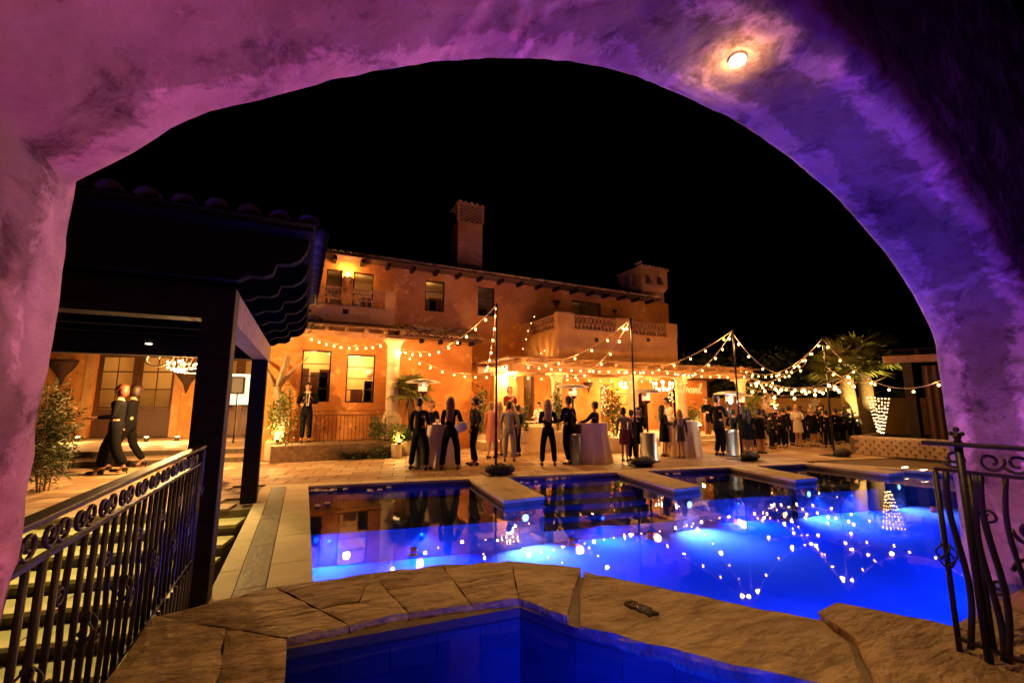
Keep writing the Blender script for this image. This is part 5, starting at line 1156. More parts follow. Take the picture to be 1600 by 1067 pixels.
# chandeliers
def chandelier(label, x, y, z, s=1.0, e=40, drop=.5):
    t = thing('chandelier', label, 'chandelier', (x, y, z), 0, 'crystal chandeliers hung outdoors')
    m_ = MB(); m_.lathe([(.012, .35 * s), (.05 * s, .2 * s), (.03 * s, .05 * s), (.07 * s, -.1 * s), (.02 * s, -.2 * s)], n=10); m_.build('stem', steel, t, local=True)
    m_ = MB(); m_.tube([(0, 0, .35 * s), (0, 0, .35 * s + drop)], .008, 5); m_.build('chain', pole_m, t, local=True)
    for k in range(8):
        a = k * math.pi / 4; c, q = math.cos(a), math.sin(a); m_ = MB(); m_.tube([(c * .04 * s, q * .04 * s, -.05 * s), (c * .18 * s, q * .18 * s, -.14 * s), (c * .33 * s, q * .33 * s, .0)], .009, 5); ar = m_.build('arm', steel, t, local=True)
        m_ = MB(); m_.ball((c * .33 * s, q * .33 * s, .07 * s), .028 * s, 8, 6, (1, 1, 1.9)); m_.build('candle_bulb', chand_e, ar, local=True)
        m_ = MB()
        for j in range(3): m_.ball((c * (.33 - j * .09) * s, q * (.33 - j * .09) * s, (-.07 - .05 * j) * s), .016 * s, 5, 4, (1, 1, 1.8))
        m_.build('crystal', emis('crystal_glint', (1, .75, .45), 3), ar, local=True)
    m_ = MB(); m_.ball((0, 0, .12 * s), .05 * s, 8, 6, (1, 1, 1.6)); m_.build('centre_bulb', chand_e, t, local=True)
    light('chandelier_light', 'POINT', (0, 0, -.28 * s), e, WARM2, t, .12, wloc=False)
    return t
v = atd(284, 571, 13.2); chandelier('crystal chandelier in front of the glazed double doors', v.x, v.y, v.z, .85, 150, .9)
v = aty(797, 577, 14.4); chandelier('crystal chandelier at the left end of the loggia', v.x, v.y, v.z, .95, 60, .25)
v = aty(1036, 602, 14.2); chandelier('crystal chandelier before the dark arched doorway', v.x, v.y, v.z, 1.25, 60, .3)
v = aty(977, 601, 15.6); chandelier('crystal chandelier in front of the lit arched window', v.x, v.y, v.z, .8, 30, .25)

# fairy lights: trees and net
def fairy(label, fn, n, name='fairy_lights', r=.018):
    pts = [fn(i) for i in range(n)]; c = sum(pts, Vector()) / n; t = thing(name, label, 'fairy lights', c); m_ = MB(); m_.tube(pts, .003, 4); m_.build('wire', cord_m, t)
    me = MB().ball((0, 0, 0), r, 6, 4).mesh('tiny_bulb'); me.materials.append(fairy_e)
    for p in pts: o = link('tiny_bulb', me, None, t); o.location = p - c
def fn1(i):
    r2 = random.Random(i * 3 + 1); row = i // 7; f = (i % 7) / 6; f = f if row % 2 else 1 - f; wd = 1 - row * .07; px = 1356 + 33 * f * wd + row * 1.5; py = 621 + row * 5.2 + 3 * f + r2.uniform(-1.2, 1.2); return atd(px, py, 17.4)
fairy('fan-shaped net of fairy lights beside the palm trunk', fn1, 77, r=.017)
def fn2(i): r2 = random.Random(i + 90); return aty(939 + r2.uniform(0, 12), 602 + i * 1.05, 16.3)
fairy('fairy lights hanging in the dark arched doorway by the second column', fn2, 46, r=.016)
def fn3(i): r2 = random.Random(i + 290); return aty(1044 + r2.uniform(0, 10), 598 + i * .9, 16.2)
fairy('fairy lights in the doorway right of the big chandelier', fn3, 34, r=.016)
def fn4(i): r2 = random.Random(i + 490); k = i / 11; return aty(800 - 26 * math.sin(k * 2.2) * 1 + 8, 480 + 75 * k, 13.4)
q0 = [aty(x, y, 13.3) for x, y in ((835, 495), (830, 505), (825, 517), (822, 530), (817, 545), (845, 552), (851, 548))]
c = q0[0]; t = thing('fairy_lights', 'sparse fairy lights trailing down beside the right balcony', 'fairy lights', c); m_ = MB(); m_.tube(q0, .003, 4); m_.build('wire', cord_m, t)
me = MB().ball((0, 0, 0), .018, 6, 4).mesh('tiny_bulb'); me.materials.append(fairy_e)
for p in q0: o = link('tiny_bulb', me, None, t); o.location = p - c

# ================================================================== SIGNS (script lettering built from strokes)
GL = {
 'S': [[(.75, .95), (.55, 1.15), (.25, 1.05), (.2, .8), (.5, .6), (.65, .35), (.45, .02), (.0, -.12), (-.35, .05), (-.4, .3), (-.15, .45), (.1, .38), (.05, .25)]],
 'u': [[(.0, .5), (-.03, .15), (.1, .0), (.28, .12), (.36, .5), (.34, .12), (.45, .0)]],
 's': [[(0, .05), (.2, .52), (.28, .2), (.15, .0), (.02, .06)], [(.28, .08), (.4, .1)]],
 'h': [[(0, 0), (.18, 1.0), (.28, .95), (.08, .2), (.02, 0), (.12, .42), (.28, .45), (.27, .05), (.4, .05)]],
 'i': [[(.05, .5), (.0, .08), (.14, .0)], [(.1, .72), (.11, .75)]],
 'T': [[(-.5, .75), (-.45, .98), (-.1, .93), (.4, 1.02), (.62, 1.1)], [(.2, .95), (.1, .4), (-.12, 0), (-.42, .02), (-.38, .25), (-.2, .2)]],
 'r': [[(0, 0), (.08, .5), (.14, .55), (.16, .42), (.32, .42), (.3, .1), (.42, .02)]],
 'a': [[(.34, .45), (.12, .48), (-.02, .2), (.1, .0), (.28, .14), (.36, .5), (.34, .1), (.46, .02)]],
 'v': [[(0, .45), (.08, .5), (.14, .0), (.26, .1), (.36, .5), (.46, .45)]],
 'e': [[(0, .2), (.26, .3), (.22, .5), (.04, .42), (.0, .12), (.16, .0), (.38, .15)]],
 'l': [[(0, .1), (.3, .9), (.26, 1.02), (.14, .8), (.08, .1), (.2, .0), (.34, .1)]]}
ADV = {'S': .82, 'T': .5, 'u': .5, 's': .44, 'h': .48, 'i': .3, 'r': .46, 'a': .5, 'v': .5, 'e': .42, 'l': .4}
def catmull(pts, k=5):
    out = []
    for i in range(len(pts) - 1):
        p0 = Vector(pts[max(0, i - 1)]); p1 = Vector(pts[i]); p2 = Vector(pts[i + 1]); p3 = Vector(pts[min(len(pts) - 1, i + 2)])
        for j in range(k): t = j / k; out.append(.5 * ((2 * p1) + (p2 - p0) * t + (2 * p0 - 5 * p1 + 4 * p2 - p3) * t * t + (3 * p1 - p0 - 3 * p2 + p3) * t ** 3))
    out.append(Vector(pts[-1])); return out
def script_sign(word, label, O, ud, s, thick, rise=0):
    t = thing('script_sign', label, 'sign', O); u = Vector((ud[0], ud[1], 0)).normalized(); x = 0
    for k, ch in enumerate(word):
        m_ = MB()
        for st in GL[ch]:
            m_.tube([Vector(u * ((x + p.x + p.y * .12) * s)) + Vector((0, 0, p.y * s + rise * x)) for p in catmull([(a, b) for a, b in st])], thick, 6)
        m_.build('letter', sign_m, t, local=True); x += ADV[ch]
    m_ = MB()
    for xx in (.2, x * s - .1): m_.tube([Vector(u * xx) + Vector((0, 0, .5 * s)), Vector(u * xx) + Vector((0, 0, 1.6 * s))], .003, 4)
    m_.build('hanging_wire', cord_m, t, local=True); return t
v = atd(243, 568, 12.4); script_sign('Sushi', 'large white cursive sign hanging before the double doors', v, (1, -.25), .50, .022)
v = aty(1067, 614, 12.7); script_sign('Travel', 'white cursive Travel sign hanging at the right end of the loggia', v, (1, 0), .40, .028)

# ================================================================== HEATERS, TABLES, SCREEN
def heater(label, x, y, ztop, base=True, post=.03, tilt=0):
    t = thing('patio_heater', label, 'patio heater', (x, y, 0), 0, 'mushroom patio heaters')
    if base == 'sq': m_ = MB(); m_.box(-.26, .26, -.26, .26, 0, .08); m_.box(-.2, .2, -.2, .2, .082, .75); m_.build('base_housing', mat('tan_housing', (.4, .3, .18), .6), t, local=True, bevel=.02)
    else: m_ = MB(); m_.lathe([(.30, 0), (.30, .05), (.24, .07), (.24, .78), (.2, .82), (.05, .83)], n=24); m_.build('base_housing', steel, t, local=True)
    m_ = MB(); m_.tube([(0, 0, .8), (0, 0, ztop - .42)], post, 12); m_.build('post', steel if base == 'sq' else pole_m, t, local=True)
    m_ = MB(); m_.lathe([(.05, ztop - .42), (.13, ztop - .36), (.14, ztop - .33)], n=20); m_.build('burner_cup', pole_m, t, local=True)
    m_ = MB(); m_.lathe([(.115, ztop - .328), (.115, ztop - .20)], n=20); m_.build('glowing_mesh', coil_e, t, local=True)
    m_ = MB(); m_.lathe([(.12, ztop - .198), (.13, ztop - .15), (.1, ztop - .13)], n=20); m_.build('burner_cap', steel, t, local=True)
    m_ = MB(); m_.lathe([(.46, ztop - .10), (.47, ztop - .095), (.36, ztop - .045), (.2, ztop - .01), (.03, ztop), (.03, ztop - .012), (.2, ztop - .025), (.36, ztop - .058), (.455, ztop - .105)], n=32); m_.build('reflector_hood', alu, t, local=True)
    light('heater_glow', 'POINT', (0, -.2, ztop - .2), 6, (1, .42, .18), t, .1, wloc=False); return t
p = atz(657, 730); d = math.hypot(p.x, p.y); heater('mushroom patio heater behind the group around the left cocktail table', p.x, p.y, atd(657, 592, d).z)
p = atz(897, 724); d = math.hypot(p.x, p.y); heater('mushroom patio heater beside the man with the shoulder bag', p.x, p.y, atd(895, 600, d).z)
p = atz(1014, 720); d = math.hypot(p.x, p.y); heater('mushroom patio heater in front of the dark arched doorway', p.x, p.y, atd(1013, 608, d).z)
p = atz(1146, 712); d = math.hypot(p.x, p.y); heater('mushroom patio heater at the left edge of the crowd', p.x, p.y, atd(1144, 611, d).z)
p = atz(1187, 700); d = math.hypot(p.x, p.y); heater('mushroom patio heater rising behind the crowd', p.x, p.y + .6, atd(1185, 619, d).z + .1)
p = atz(308, 752); d = math.hypot(p.x, p.y); heater('large patio heater on a square base left of the timber post', p.x, p.y, atd(320, 576, d).z, 'sq', .045)
p = atz(366, 690, .3); d = math.hypot(p.x, p.y)
scn = thing('display_screen', 'blank white display screen on a stand before the wing doors', 'screen', (p.x, p.y, .3)); q0, q1, q2 = atd(364, 632, d), atd(407, 633, d), atd(364, 584, d)
uu = Vector((q1.x - q0.x, q1.y - q0.y, 0)); W_ = uu.length; uu.normalize(); nn_ = Vector((-uu.y, uu.x, 0))
m_ = MB(); c0 = Vector((q0.x, q0.y, 0)); a = c0 - uu * .9; b = c0 + uu * W_; m_.beam((a.x, a.y, (q0.z + q2.z) / 2), (b.x, b.y, (q0.z + q2.z) / 2), .04, q2.z - q0.z); m_.build('panel', emis('white_screen', (1, .88, .62), .55, False), scn)
a_ = a - nn_ * -.03; b_ = b - nn_ * -.03; m_ = MB(); m_.beam((a_.x - uu.x * .03, a_.y, (q0.z + q2.z) / 2), (b_.x + uu.x * .03, b_.y, (q0.z + q2.z) / 2), .03, q2.z - q0.z + .06); m_.build('back_frame', pole_m, scn)
m_ = MB(); c = c0 + uu * .12; m_.tube([(c.x, c.y, .3), (c.x, c.y, q0.z)], .035, 8); c = c0 + uu * -.5; m_.tube([(c.x, c.y, .3), (c.x, c.y, q0.z)], .035, 8); m_.build('stand', steel, scn)
m_ = MB(); m_.beam((c0.x - .8, c0.y, .36), (c0.x + .6, c0.y, .36), .06, .05); m_.build('foot_bar', steel, scn)
v = atd(372, 602, d - .6); t = thing('loudspeaker', 'dark loudspeaker in front of the white screen', 'speaker', (v.x, v.y, .3)); m_ = MB(); m_.box(-.2, .2, -.15, .15, v.z - .3 - .3, v.z - .3 + .3); m_.build('cabinet', pole_m, t, local=True, bevel=.04); m_ = MB(); m_.tube([(0, 0, 0), (0, 0, v.z - .6)], .02, 8); m_.build('stand', pole_m, t, local=True)
def linen_table(label, x, y, r, h, seed, group=None, cat='cocktail table', rb=1.25, sx=1):
    t = thing('cocktail_table' if 'cocktail' in label else 'buffet_table', label, cat, (x, y, 0), 0, group); m_ = MB(); n = 72; vs = []; r2 = random.Random(seed); ph = r2.random() * 6
    rows = 9
    for i in range(rows + 1):
        k = i / rows
        for j in range(n):
            a = math.tau * j / n; f = .06 * k * math.sin(a * 11 + ph) + .03 * k * math.sin(a * 23 + ph * 2); rr = r * (1 + (rb - 1) * k * k) * (1 + f); vs.append((math.cos(a) * rr * sx, math.sin(a) * rr, h - .01 - (h - .015) * k))
    m_.add(vs, [(i * n + j, i * n + (j + 1) % n, (i + 1) * n + (j + 1) % n, (i + 1) * n + j)[::-1] for i in range(rows) for j in range(n)], True); m_.build('cloth_skirt', linen, t, local=True)
    m_ = MB(); m_.lathe([(r * 1.0, h - .012), (r * 1.005, h - .003), (r * .98, h)], n=48, sx=sx); m_.build('cloth_top', linen, t, local=True); return t
ct = 'cocktail tables draped in linen'
def glass_on(x, y, z, lab, cat='glass'):
    t = thing('drinking_glass', lab, cat, (x, y, z), 0, 'glasses on the cocktail tables'); m_ = MB(); m_.lathe([(.03, 0), (.035, .11), (.033, .11), (.028, .01)], n=12); m_.build('tumbler', mat('pale_glass', (.7, .6, .45), .1), t, local=True)
p = atz(688, 731); linen_table('cocktail table with long linen drape behind the red-haired woman', p.x + .1, p.y + .2, .40, 1.12, 1, ct); glass_on(p.x - .1, p.y + .05, 1.121, 'small tumbler on the left cocktail table'); glass_on(p.x - .02, p.y + .25, 1.121, 'second tumbler on the left cocktail table')
p = atz(934, 723); linen_table('cocktail table with ivory linen behind the man in khaki trousers', p.x, p.y + .35, .52, 1.10, 2, ct, rb=1.2); glass_on(p.x - .1, p.y + .05, 1.101, 'tumbler on the cocktail table before the man in khaki trousers')
p = atz(1077, 713); linen_table('cocktail table with linen drape beside the woman in sequins', p.x, p.y + .3, .55, 1.10, 3, ct, rb=1.15); t = thing('clutch_bag', 'small black clutch bag on the right cocktail table', 'bag', (p.x + .25, p.y + .2, 1.101)); m_ = MB(); m_.box(-.1, .1, -.04, .04, 0, .09); m_.build('purse', leather, t, local=True, bevel=.02)
p = atz(842, 704); linen_table('long buffet table in pale linen behind the woman in the black suit', p.x, p.y + .5, .85, .84, 4, None, 'buffet table', 1.06, 1.3)
linen_table('second buffet table in pale linen nearer the loggia', p.x + 1.2, p.y + .9, .8, .84, 5, None, 'buffet table', 1.06, 1.0)
def cake(label, x, y, z, tiers):
    t = thing('cake_stand', label, 'cake stand', (x, y, z), 0, 'white tiered stands on the buffet'); m_ = MB(); h = .0
    m_.lathe([(.1, 0), (.03, .02), (.02, .12), (.02, .12 + .2 * (tiers - 1))], n=16); m_.build('stem', white_f, t, local=True)
    for k in range(tiers): m_ = MB(); r_ = .22 - .04 * k; m_.lathe([(r_, .12 + .2 * k), (r_ + .01, .135 + .2 * k), (r_, .15 + .2 * k)], n=24); m_.build('plate', white_f, t, local=True)
for i, (dx, dy, n_) in enumerate(((-.55, 0, 3), (-.1, .1, 1), (.45, 0, 2), (.85, .25, 1), (1.2, .4, 2))): cake(('three-tier white cake stand at the left of the buffet', 'single white pedestal plate in the middle of the buffet', 'two-tier white cake stand right of the middle', 'low white pedestal plate at the right end of the first buffet', 'two-tier white stand on the second buffet table')[i], p.x + dx, p.y + .35 + dy, .842, n_)

# floating flowers and candles
for k, (px, py, n_, lab) in enumerate(((505, 767, 14, 'cluster of white blossoms floating in the far left pool corner'), (592, 766, 4, 'few white petals floating along the far pool edge'), (812, 756, 7, 'white blossoms floating right of the first pier'), (872, 749, 10, 'raft of white blossoms floating in the second bay'), (985, 743, 5, 'white blossoms floating by the second pier'), (1048, 740, 3, 'small petals floating in the third bay'), (487, 790, 3, 'white petals drifting against the left pool wall'))):
    q = atz(px, py, -.095); t = thing('floating_flowers', lab, 'flowers', q, 0, 'white blossoms floating on the pool'); r2 = random.Random(k)
    for j in range(n_):
        m_ = MB(); cx, cy_ = r2.gauss(0, .17), r2.gauss(0, .07)
        for a in range(5): an = a * 1.257; m_.ball((cx + math.cos(an) * .028, cy_ + math.sin(an) * .028, .02), .026, 6, 4, (1, 1, .8))
        m_.ball((cx, cy_, .03), .02, 6, 4); m_.build('blossom', petal, t, local=True)
for k, (px, py) in enumerate(((646, 868), (893, 852), (1016, 842), (1460, 800))):
    q = atz(px, py, -.098); t = thing('floating_candle', 'glass candle floating on the blue water, %s from the left' % names[k], 'candle', q, 0, 'floating glass candles'); m_ = MB(); m_.lathe([(.055, 0), (.06, .012), (.055, .02)], n=20); m_.build('float', mat('pale_glass', (.7, .6, .45), .1), t, local=True)
    m_ = MB(); m_.lathe([(.035, .021), (.042, .05), (.04, .09), (.037, .05)], n=14); m_.build('cup', mat('rose_glass', (.8, .35, .5), .15), t, local=True); m_ = MB(); m_.lathe([(.028, .03), (.028, .055)], n=10); m_.build('wax', emis('candle_wax', (1, .35, .45), .8), t, local=True)

# ================================================================== PEOPLE
JOBS = []      # skins evaluated in one go
def skel(verts, edges, root=0):
    """verts: (x,y,z,r); edges: index pairs -> temp object with skin + subsurf"""
    me = bpy.data.meshes.new('tmp'); bm = bmesh.new(); lay = bm.verts.layers.skin.verify(); vs = []
    for i, v in enumerate(verts):
        q = bm.verts.new(v[:3]); q[lay].radius = (v[3], v[4] if len(v) > 4 else v[3]); q[lay].use_root = (i == root); vs.append(q)
    for a, b in edges: bm.edges.new((vs[a], vs[b]))
    bm.to_mesh(me); bm.free(); o = bpy.data.objects.new('tmp', me); COL.objects.link(o)
    o.modifiers.new('s', 'SKIN'); s = o.modifiers.new('u', 'SUBSURF'); s.levels = 1; s.render_levels = 1; return o
def lerp3(a, b, t): return tuple(a[i] + (b[i] - a[i]) * t for i in range(3))
ARMS = {'down': ((.235, -.02, 1.13), (.245, .05, .89)), 'fold': ((.235, .0, 1.14), (.04, .24, 1.17)), 'phone': ((.22, .06, 1.13), (.08, .30, 1.30)),
        'hold': ((.23, .0, 1.12), (.16, .27, 1.10)), 'pocket': ((.30, -.08, 1.14), (.20, .05, .93)), 'reach': ((.22, .16, 1.2), (.16, .42, 1.13)), 'hug': ((.24, .1, 1.2), (.35, .28, 1.12)), 'back': ((.25, -.1, 1.14), (.12, -.15, .95))}
def person(label, px, fy, hy, face, top='jacket', topm=black_f, bottom='trousers', botm=black_f, hair='black', hl='short', sk=0, arms=('down', 'down'), stance=.09, step=0, z=0, dz=0, shirt=None, sc=None, hem=None, lean=0, extra=None, fem=None, at_=None, shoesm=None, legs_bare=False):
    p = atz(px, fy, z) if at_ is None else Vector(at_); d = math.hypot(p.x, p.y); H0 = 1.75
    hgt = (atd(px, hy, d).z - z) if sc is None else sc; s = hgt / H0
    view = math.atan2(p.y, p.x) - math.pi / 2           # heading of someone facing away from the camera
    t = thing('person', label, 'person', p, view - R(face)); t.scale = (s, s, s)
    fem = fem if fem is not None else hl in ('long', 'bob', 'curly', 'bun')
    sw = .165 if fem else .195; hw = .09; k = stance
    A = {}
    for sg, nm in ((-1, arms[0]), (1, arms[1])):
        e, w_ = ARMS[nm]; A[sg] = ((e[0] * sg * sw / .18, e[1], e[2]), (w_[0] * sg, w_[1], w_[2]))
    L = {}
    for sg in (-1, 1):
        st = step * sg; L[sg] = ((sg * .085, 0, .92), (sg * (k + .0) * .95, st * .55 + .03 + (.04 if st < 0 else 0), .50), (sg * k * 1.12, st - .02, .085 + (.05 if st < -.1 else 0)), (sg * k * 1.2, st + .10, .035))
    def ln(q): return (q[0], q[1] + lean * max(0, q[2] - .95), q[2])
    V = [(0, 0, .98, .115 if fem else .12, .10), (0, .0, 1.12, .095 if fem else .115, .09), (0, 0, 1.28, .12 if fem else .135, .10), (0, -.01, 1.40, .09, .07), (0, -.005, 1.49, .05), (0, .015, 1.56, .055), (0, .012, 1.63, .078, .088), (0, .0, 1.69, .070, .078)]
    E_ = [(0, 1), (1, 2), (2, 3), (3, 4), (4, 5), (5, 6), (6, 7)]
    V.append((0, .098, 1.615, .013)); E_.append((6, len(V) - 1))      # nose
    for sg in (-1, 1):
        V.append((sg * .083, -.005, 1.62, .014)); E_.append((6, len(V) - 1))   # ears
        a = len(V); e, w_ = A[sg]; V += [(sg * sw, -.01, 1.385, .052), (*lerp3((sg * sw, -.01, 1.385), e, .5), .044), (*e, .037), (*lerp3(e, w_, .5), .033), (*w_, .024)]
        E_ += [(3, a), (a, a + 1), (a + 1, a + 2), (a + 2, a + 3), (a + 3, a + 4)]
        dv = (Vector(w_) - Vector(e)).normalized(); up = Vector((0, 0, 1)) if abs(dv.z) < .7 else Vector((0, 1, 0)); sd = dv.cross(up).normalized(); q = sd.cross(dv).normalized()
        palm = Vector(w_) + dv * .075; V.append((*palm, .030, .020)); pi_ = len(V) - 1; E_.append((a + 4, pi_))
        for f, (off, ln_) in enumerate(((-.026, .062), (-.009, .075), (.009, .070), (.026, .055))):
            b = palm + q * off + dv * .02; m1 = b + dv * ln_ * .55; m2 = m1 + (dv * .8 + sd * sg * -.6).normalized() * ln_ * .45
            i0 = len(V); V += [(*m1, .009), (*m2, .007)]; E_ += [(pi_, i0), (i0, i0 + 1)]
        i0 = len(V); th0 = Vector(w_) + dv * .03 + q * -.03 * 1; V += [(*(th0 + (dv + q * -.8).normalized() * .03), .010), (*(th0 + (dv * 1.3 + q * -.6).normalized() * .06), .008)]; E_ += [(pi_, i0), (i0, i0 + 1)]
        a = len(V); h_, kn, an, to = L[sg]; V += [(*h_, .085 if fem else .088), (*lerp3(h_, kn, .5), .070), (*kn, .052), (*lerp3(kn, an, .4), .050), (*an, .034), (*to, .030)]
        E_ += [(0, a)] + [(a + j, a + j + 1) for j in range(5)]
    V = [(*ln(v[:3]), *v[3:]) for v in V]
    JOBS.append((skel(V, E_), 'body', skin[sk], t))
    # clothing
    if top in ('jacket', 'blouse', 'coat', 'shirt'):
        g = .020 if top != 'shirt' and top != 'blouse' else .012; zb = {'jacket': .84, 'coat': .62, 'blouse': .93, 'shirt': .92}[top]
        V = [(0, -.0, zb - .09, .150 + g, .130 + g), (0, 0, 1.0, .130 + g, .112 + g), (0, 0, 1.14, .102 + g + (.0 if fem else .018), .095 + g), (0, 0, 1.29, .125 + g, .105 + g), (0, -.01, 1.405, .085 + g, .07 + g), (0, -.012, 1.455, .055 + g, .05 + g)]
        if top == 'coat': V[0] = (0, 0, zb, .19, .17)
        E_ = [(i, i + 1) for i in range(5)]
        for sg in (-1, 1):
            a = len(V); e, w_ = A[sg]; w2 = lerp3(e, w_, .93); V += [(sg * sw, -.01, 1.385, .058 + g * .7), (*lerp3((sg * sw, -.01, 1.385), e, .5), .050 + g * .7), (*e, .043 + g * .6), (*lerp3(e, w2, .5), .039 + g * .5), (*w2, .033 + g * .4)]; E_ += [(4, a)] + [(a + j, a + j + 1) for j in range(4)]
        V = [(*ln(v[:3]), *v[3:]) for v in V]
        JOBS.append((skel(V, E_, 2), {'jacket': 'jacket', 'coat': 'coat', 'blouse': 'blouse', 'shirt': 'shirt'}[top], topm, t))
        if shirt:
            m_ = MB(); yb = .118 + lean * .4; m_.add([(-.035, yb + .012, 1.05), (.035, yb + .012, 1.05), (.055, yb + .008, 1.38), (.03, yb - .045, 1.465), (-.03, yb - .045, 1.465), (-.055, yb + .008, 1.38)], [(0, 1, 2, 3, 4, 5)]); m_.ball((0, lean * .5, 1.46), .062, 12, 6, (1, 1, .35)); m_.build('shirt_front', shirt, t, local=True)
    if bottom == 'trousers' or bottom == 'wide':
        gg = .027 if bottom == 'trousers' else .045; V = [(0, 0, 1.12, .108 + gg * .5, .096 + gg * .5), (0, 0, .94, .12, .105)]; E_ = [(0, 1)]
        for sg in (-1, 1):
            a = len(V); h_, kn, an, to = L[sg]; lo = lerp3(kn, an, .95); V += [(h_[0], h_[1], .87, .090 + gg * .5), (*lerp3(h_, kn, .55), .074 + gg * .7), (*kn, .056 + gg), (*lerp3(kn, lo, .5), .050 + gg), (*lo, .042 + gg * (1 if bottom == 'trousers' else 1.6))]; E_ += [(1, a)] + [(a + j, a + j + 1) for j in range(4)]
        JOBS.append((skel(V, E_, 1), 'trousers', botm, t))
    if bottom in ('skirt', 'dress'):
        hm = hem if hem else .52; z0 = 1.05 if bottom == 'skirt' else 1.40; m_ = MB(); n = 28; rows = []
        if bottom == 'dress': rows += [(z0, .115, .085), (1.30, .150, .118), (1.12, .122, .105)]
        rows += [(1.03, .140, .118), (.92, .165, .135), (.78, .172, .145), ((.78 + hm) / 2, .178, .155), (hm, .19, .165)]; vs = []
        for i, (zz, rx, ry) in enumerate(rows):
            for j in range(n): a = math.tau * j / n; f = 1 + (.035 * math.sin(a * 7) if zz < .85 else 0); vs.append((math.cos(a) * rx * f, math.sin(a) * ry * f + lean * max(0, zz - .95), zz))
        m_.add(vs, [(i * n + j, i * n + (j + 1) % n, (i + 1) * n + (j + 1) % n, (i + 1) * n + j)[::-1] for i in range(len(rows) - 1) for j in range(n)], True); m_.build('dress' if bottom == 'dress' else 'skirt', botm, t, local=True)
    # shoes
    for sg in (-1, 1):
        an, to = Vector(L[sg][2]), Vector(L[sg][3]); m_ = MB(); zb = 0 if an.z < .1 else an.z - .09
        m_.ball((to.x, to.y + .03, zb + .035), 1, 10, 6, (.042, .075, .035)); m_.ball((an.x, an.y - .01, zb + .05), 1, 10, 6, (.038, .06, .052))
        if fem: m_.tube([(an.x, an.y - .045, zb + .05), (an.x, an.y - .05, 0)], [.014, .008], 6)
        m_.build('shoe', shoesm or leather, t, local=True)
    # hair and eyes
    hm_ = hairs[hair]; m_ = MB(); ly = lean * .68; m_.ball((0, -.028 + ly, 1.662), 1, 16, 10, (.094, .104, .100), .15); m_.ball((0, -.05 + ly, 1.60), 1, 12, 8, (.084, .07, .08), .1)
    if hl == 'long': m_.ball((0, -.08 + ly, 1.52), 1, 14, 10, (.118, .062, .19), .3); m_.ball((.06, -.03 + ly, 1.55), 1, 8, 6, (.03, .05, .12)); m_.ball((-.06, -.03 + ly, 1.55), 1, 8, 6, (.03, .05, .12)); m_.ball((0, -.115 + ly * .7, 1.32), 1, 12, 8, (.105, .045, .17), .4)
    elif hl == 'bob': m_.ball((0, -.045 + ly, 1.60), 1, 14, 8, (.108, .09, .12), .1)
    elif hl == 'curly': m_.ball((0, -.04 + ly, 1.62), 1, 18, 12, (.125, .115, .15), .15)
    elif hl == 'bun': m_.ball((0, -.12 + ly, 1.68), 1, 10, 6, (.045, .045, .045))
    m_.build('hair', hm_, t, local=True)
    for sg in (-1, 1): m_ = MB(); m_.ball((sg * .03, .083 + ly, 1.638), .0085, 6, 4); m_.build('eye', mat('eye', (.02, .015, .012), .2), t, local=True)
    if extra: extra(t)
    return t
def beard(t): m_ = MB(); m_.ball((0, .05, 1.575), 1, 12, 6, (.058, .05, .045), .2); m_.build('beard', hairs['black'], t, local=True)
def square(t): beard(t); m_ = MB(); m_.box(-.10, -.05, .128, .135, 1.28, 1.31); m_.build('pocket_square', white_f, t, local=True)
def tie(t): m_ = MB(); m_.box(-.018, .018, .126, .134, 1.1, 1.42); m_.build('tie', leather, t, local=True)
def item(nm, label, cat, P, M, m, loc):
    pass
# left couple
person('red-haired person in black with wide trousers walking left arm in arm', 172, 741, 600, -75, 'jacket', black_f, 'wide', black_f, 'red', 'bob', 0, ('hold', 'down'), .08, .20)
person('dark curly-haired woman in black walking close behind the red-haired one', 194, 732, 601, -78, 'jacket', black_f, 'trousers', black_f, 'brown', 'curly', 0, ('down', 'hug'), .08, -.26)
person('waiter in dark suit and tie standing behind the thin iron fence', 478, 687, 597, 180, 'jacket', black_f, 'trousers', black_f, 'black', 'short', 1, ('fold', 'hold'), .09, 0, z=.46, shirt=white_f, extra=tie, at_=(aty(479, 650, 14.8).x, 14.8, .46))
# around the first cocktail table
w1 = person('man in dark suit seen from behind with legs wide apart', 654, 734, 621, 35, 'jacket', black_f, 'trousers', black_f, 'brown', 'short', 0, ('down', 'hold'), .20)
person('fair woman in black dress facing us between the man and the red-haired woman', 672, 719, 625, 190, 'blouse', black_f, 'dress', black_f, 'red', 'bob', 0, ('down', 'phone'), .08, hem=.5)
w2 = person('red-haired woman in black jacket and slim trousers seen from behind', 703, 734, 620, 8, 'jacket', black_f, 'trousers', black_f, 'red', 'long', 0, ('hold', 'pocket'), .17, .05)
person('bearded man in dark blazer with white pocket square facing left', 741, 727, 620, -78, 'jacket', navy_f, 'trousers', black_f, 'black', 'short', 1, ('pocket', 'pocket'), .09, .06, shirt=mat('peach_shirt', (.6, .3, .15), .8), extra=square)
# shoulder bag of the red-haired woman
r_ = math.atan2(w2.location.y, w2.location.x) - math.pi / 2; off = Vector((.30, -.10, 0)); off.rotate(Matrix.Rotation(w2.rotation_euler.z, 3, 'Z')); t = thing('shoulder_bag', 'white leather bag on the shoulder of the red-haired woman', 'bag', w2.location + off + Vector((0, 0, .98)), w2.rotation_euler.z)
m_ = MB(); m_.ball((0, 0, .1), 1, 16, 10, (.17, .07, .12), .3); m_.build('bag_body', bag_m, t, local=True); m_ = MB(); m_.tube([(-.13, 0, .15), (-.12, .0, .35), (-.10, .03, .48), (-.06, .06, .35), (.1, 0, .16)], .010, 5); m_.build('strap', bag_m, t, local=True)
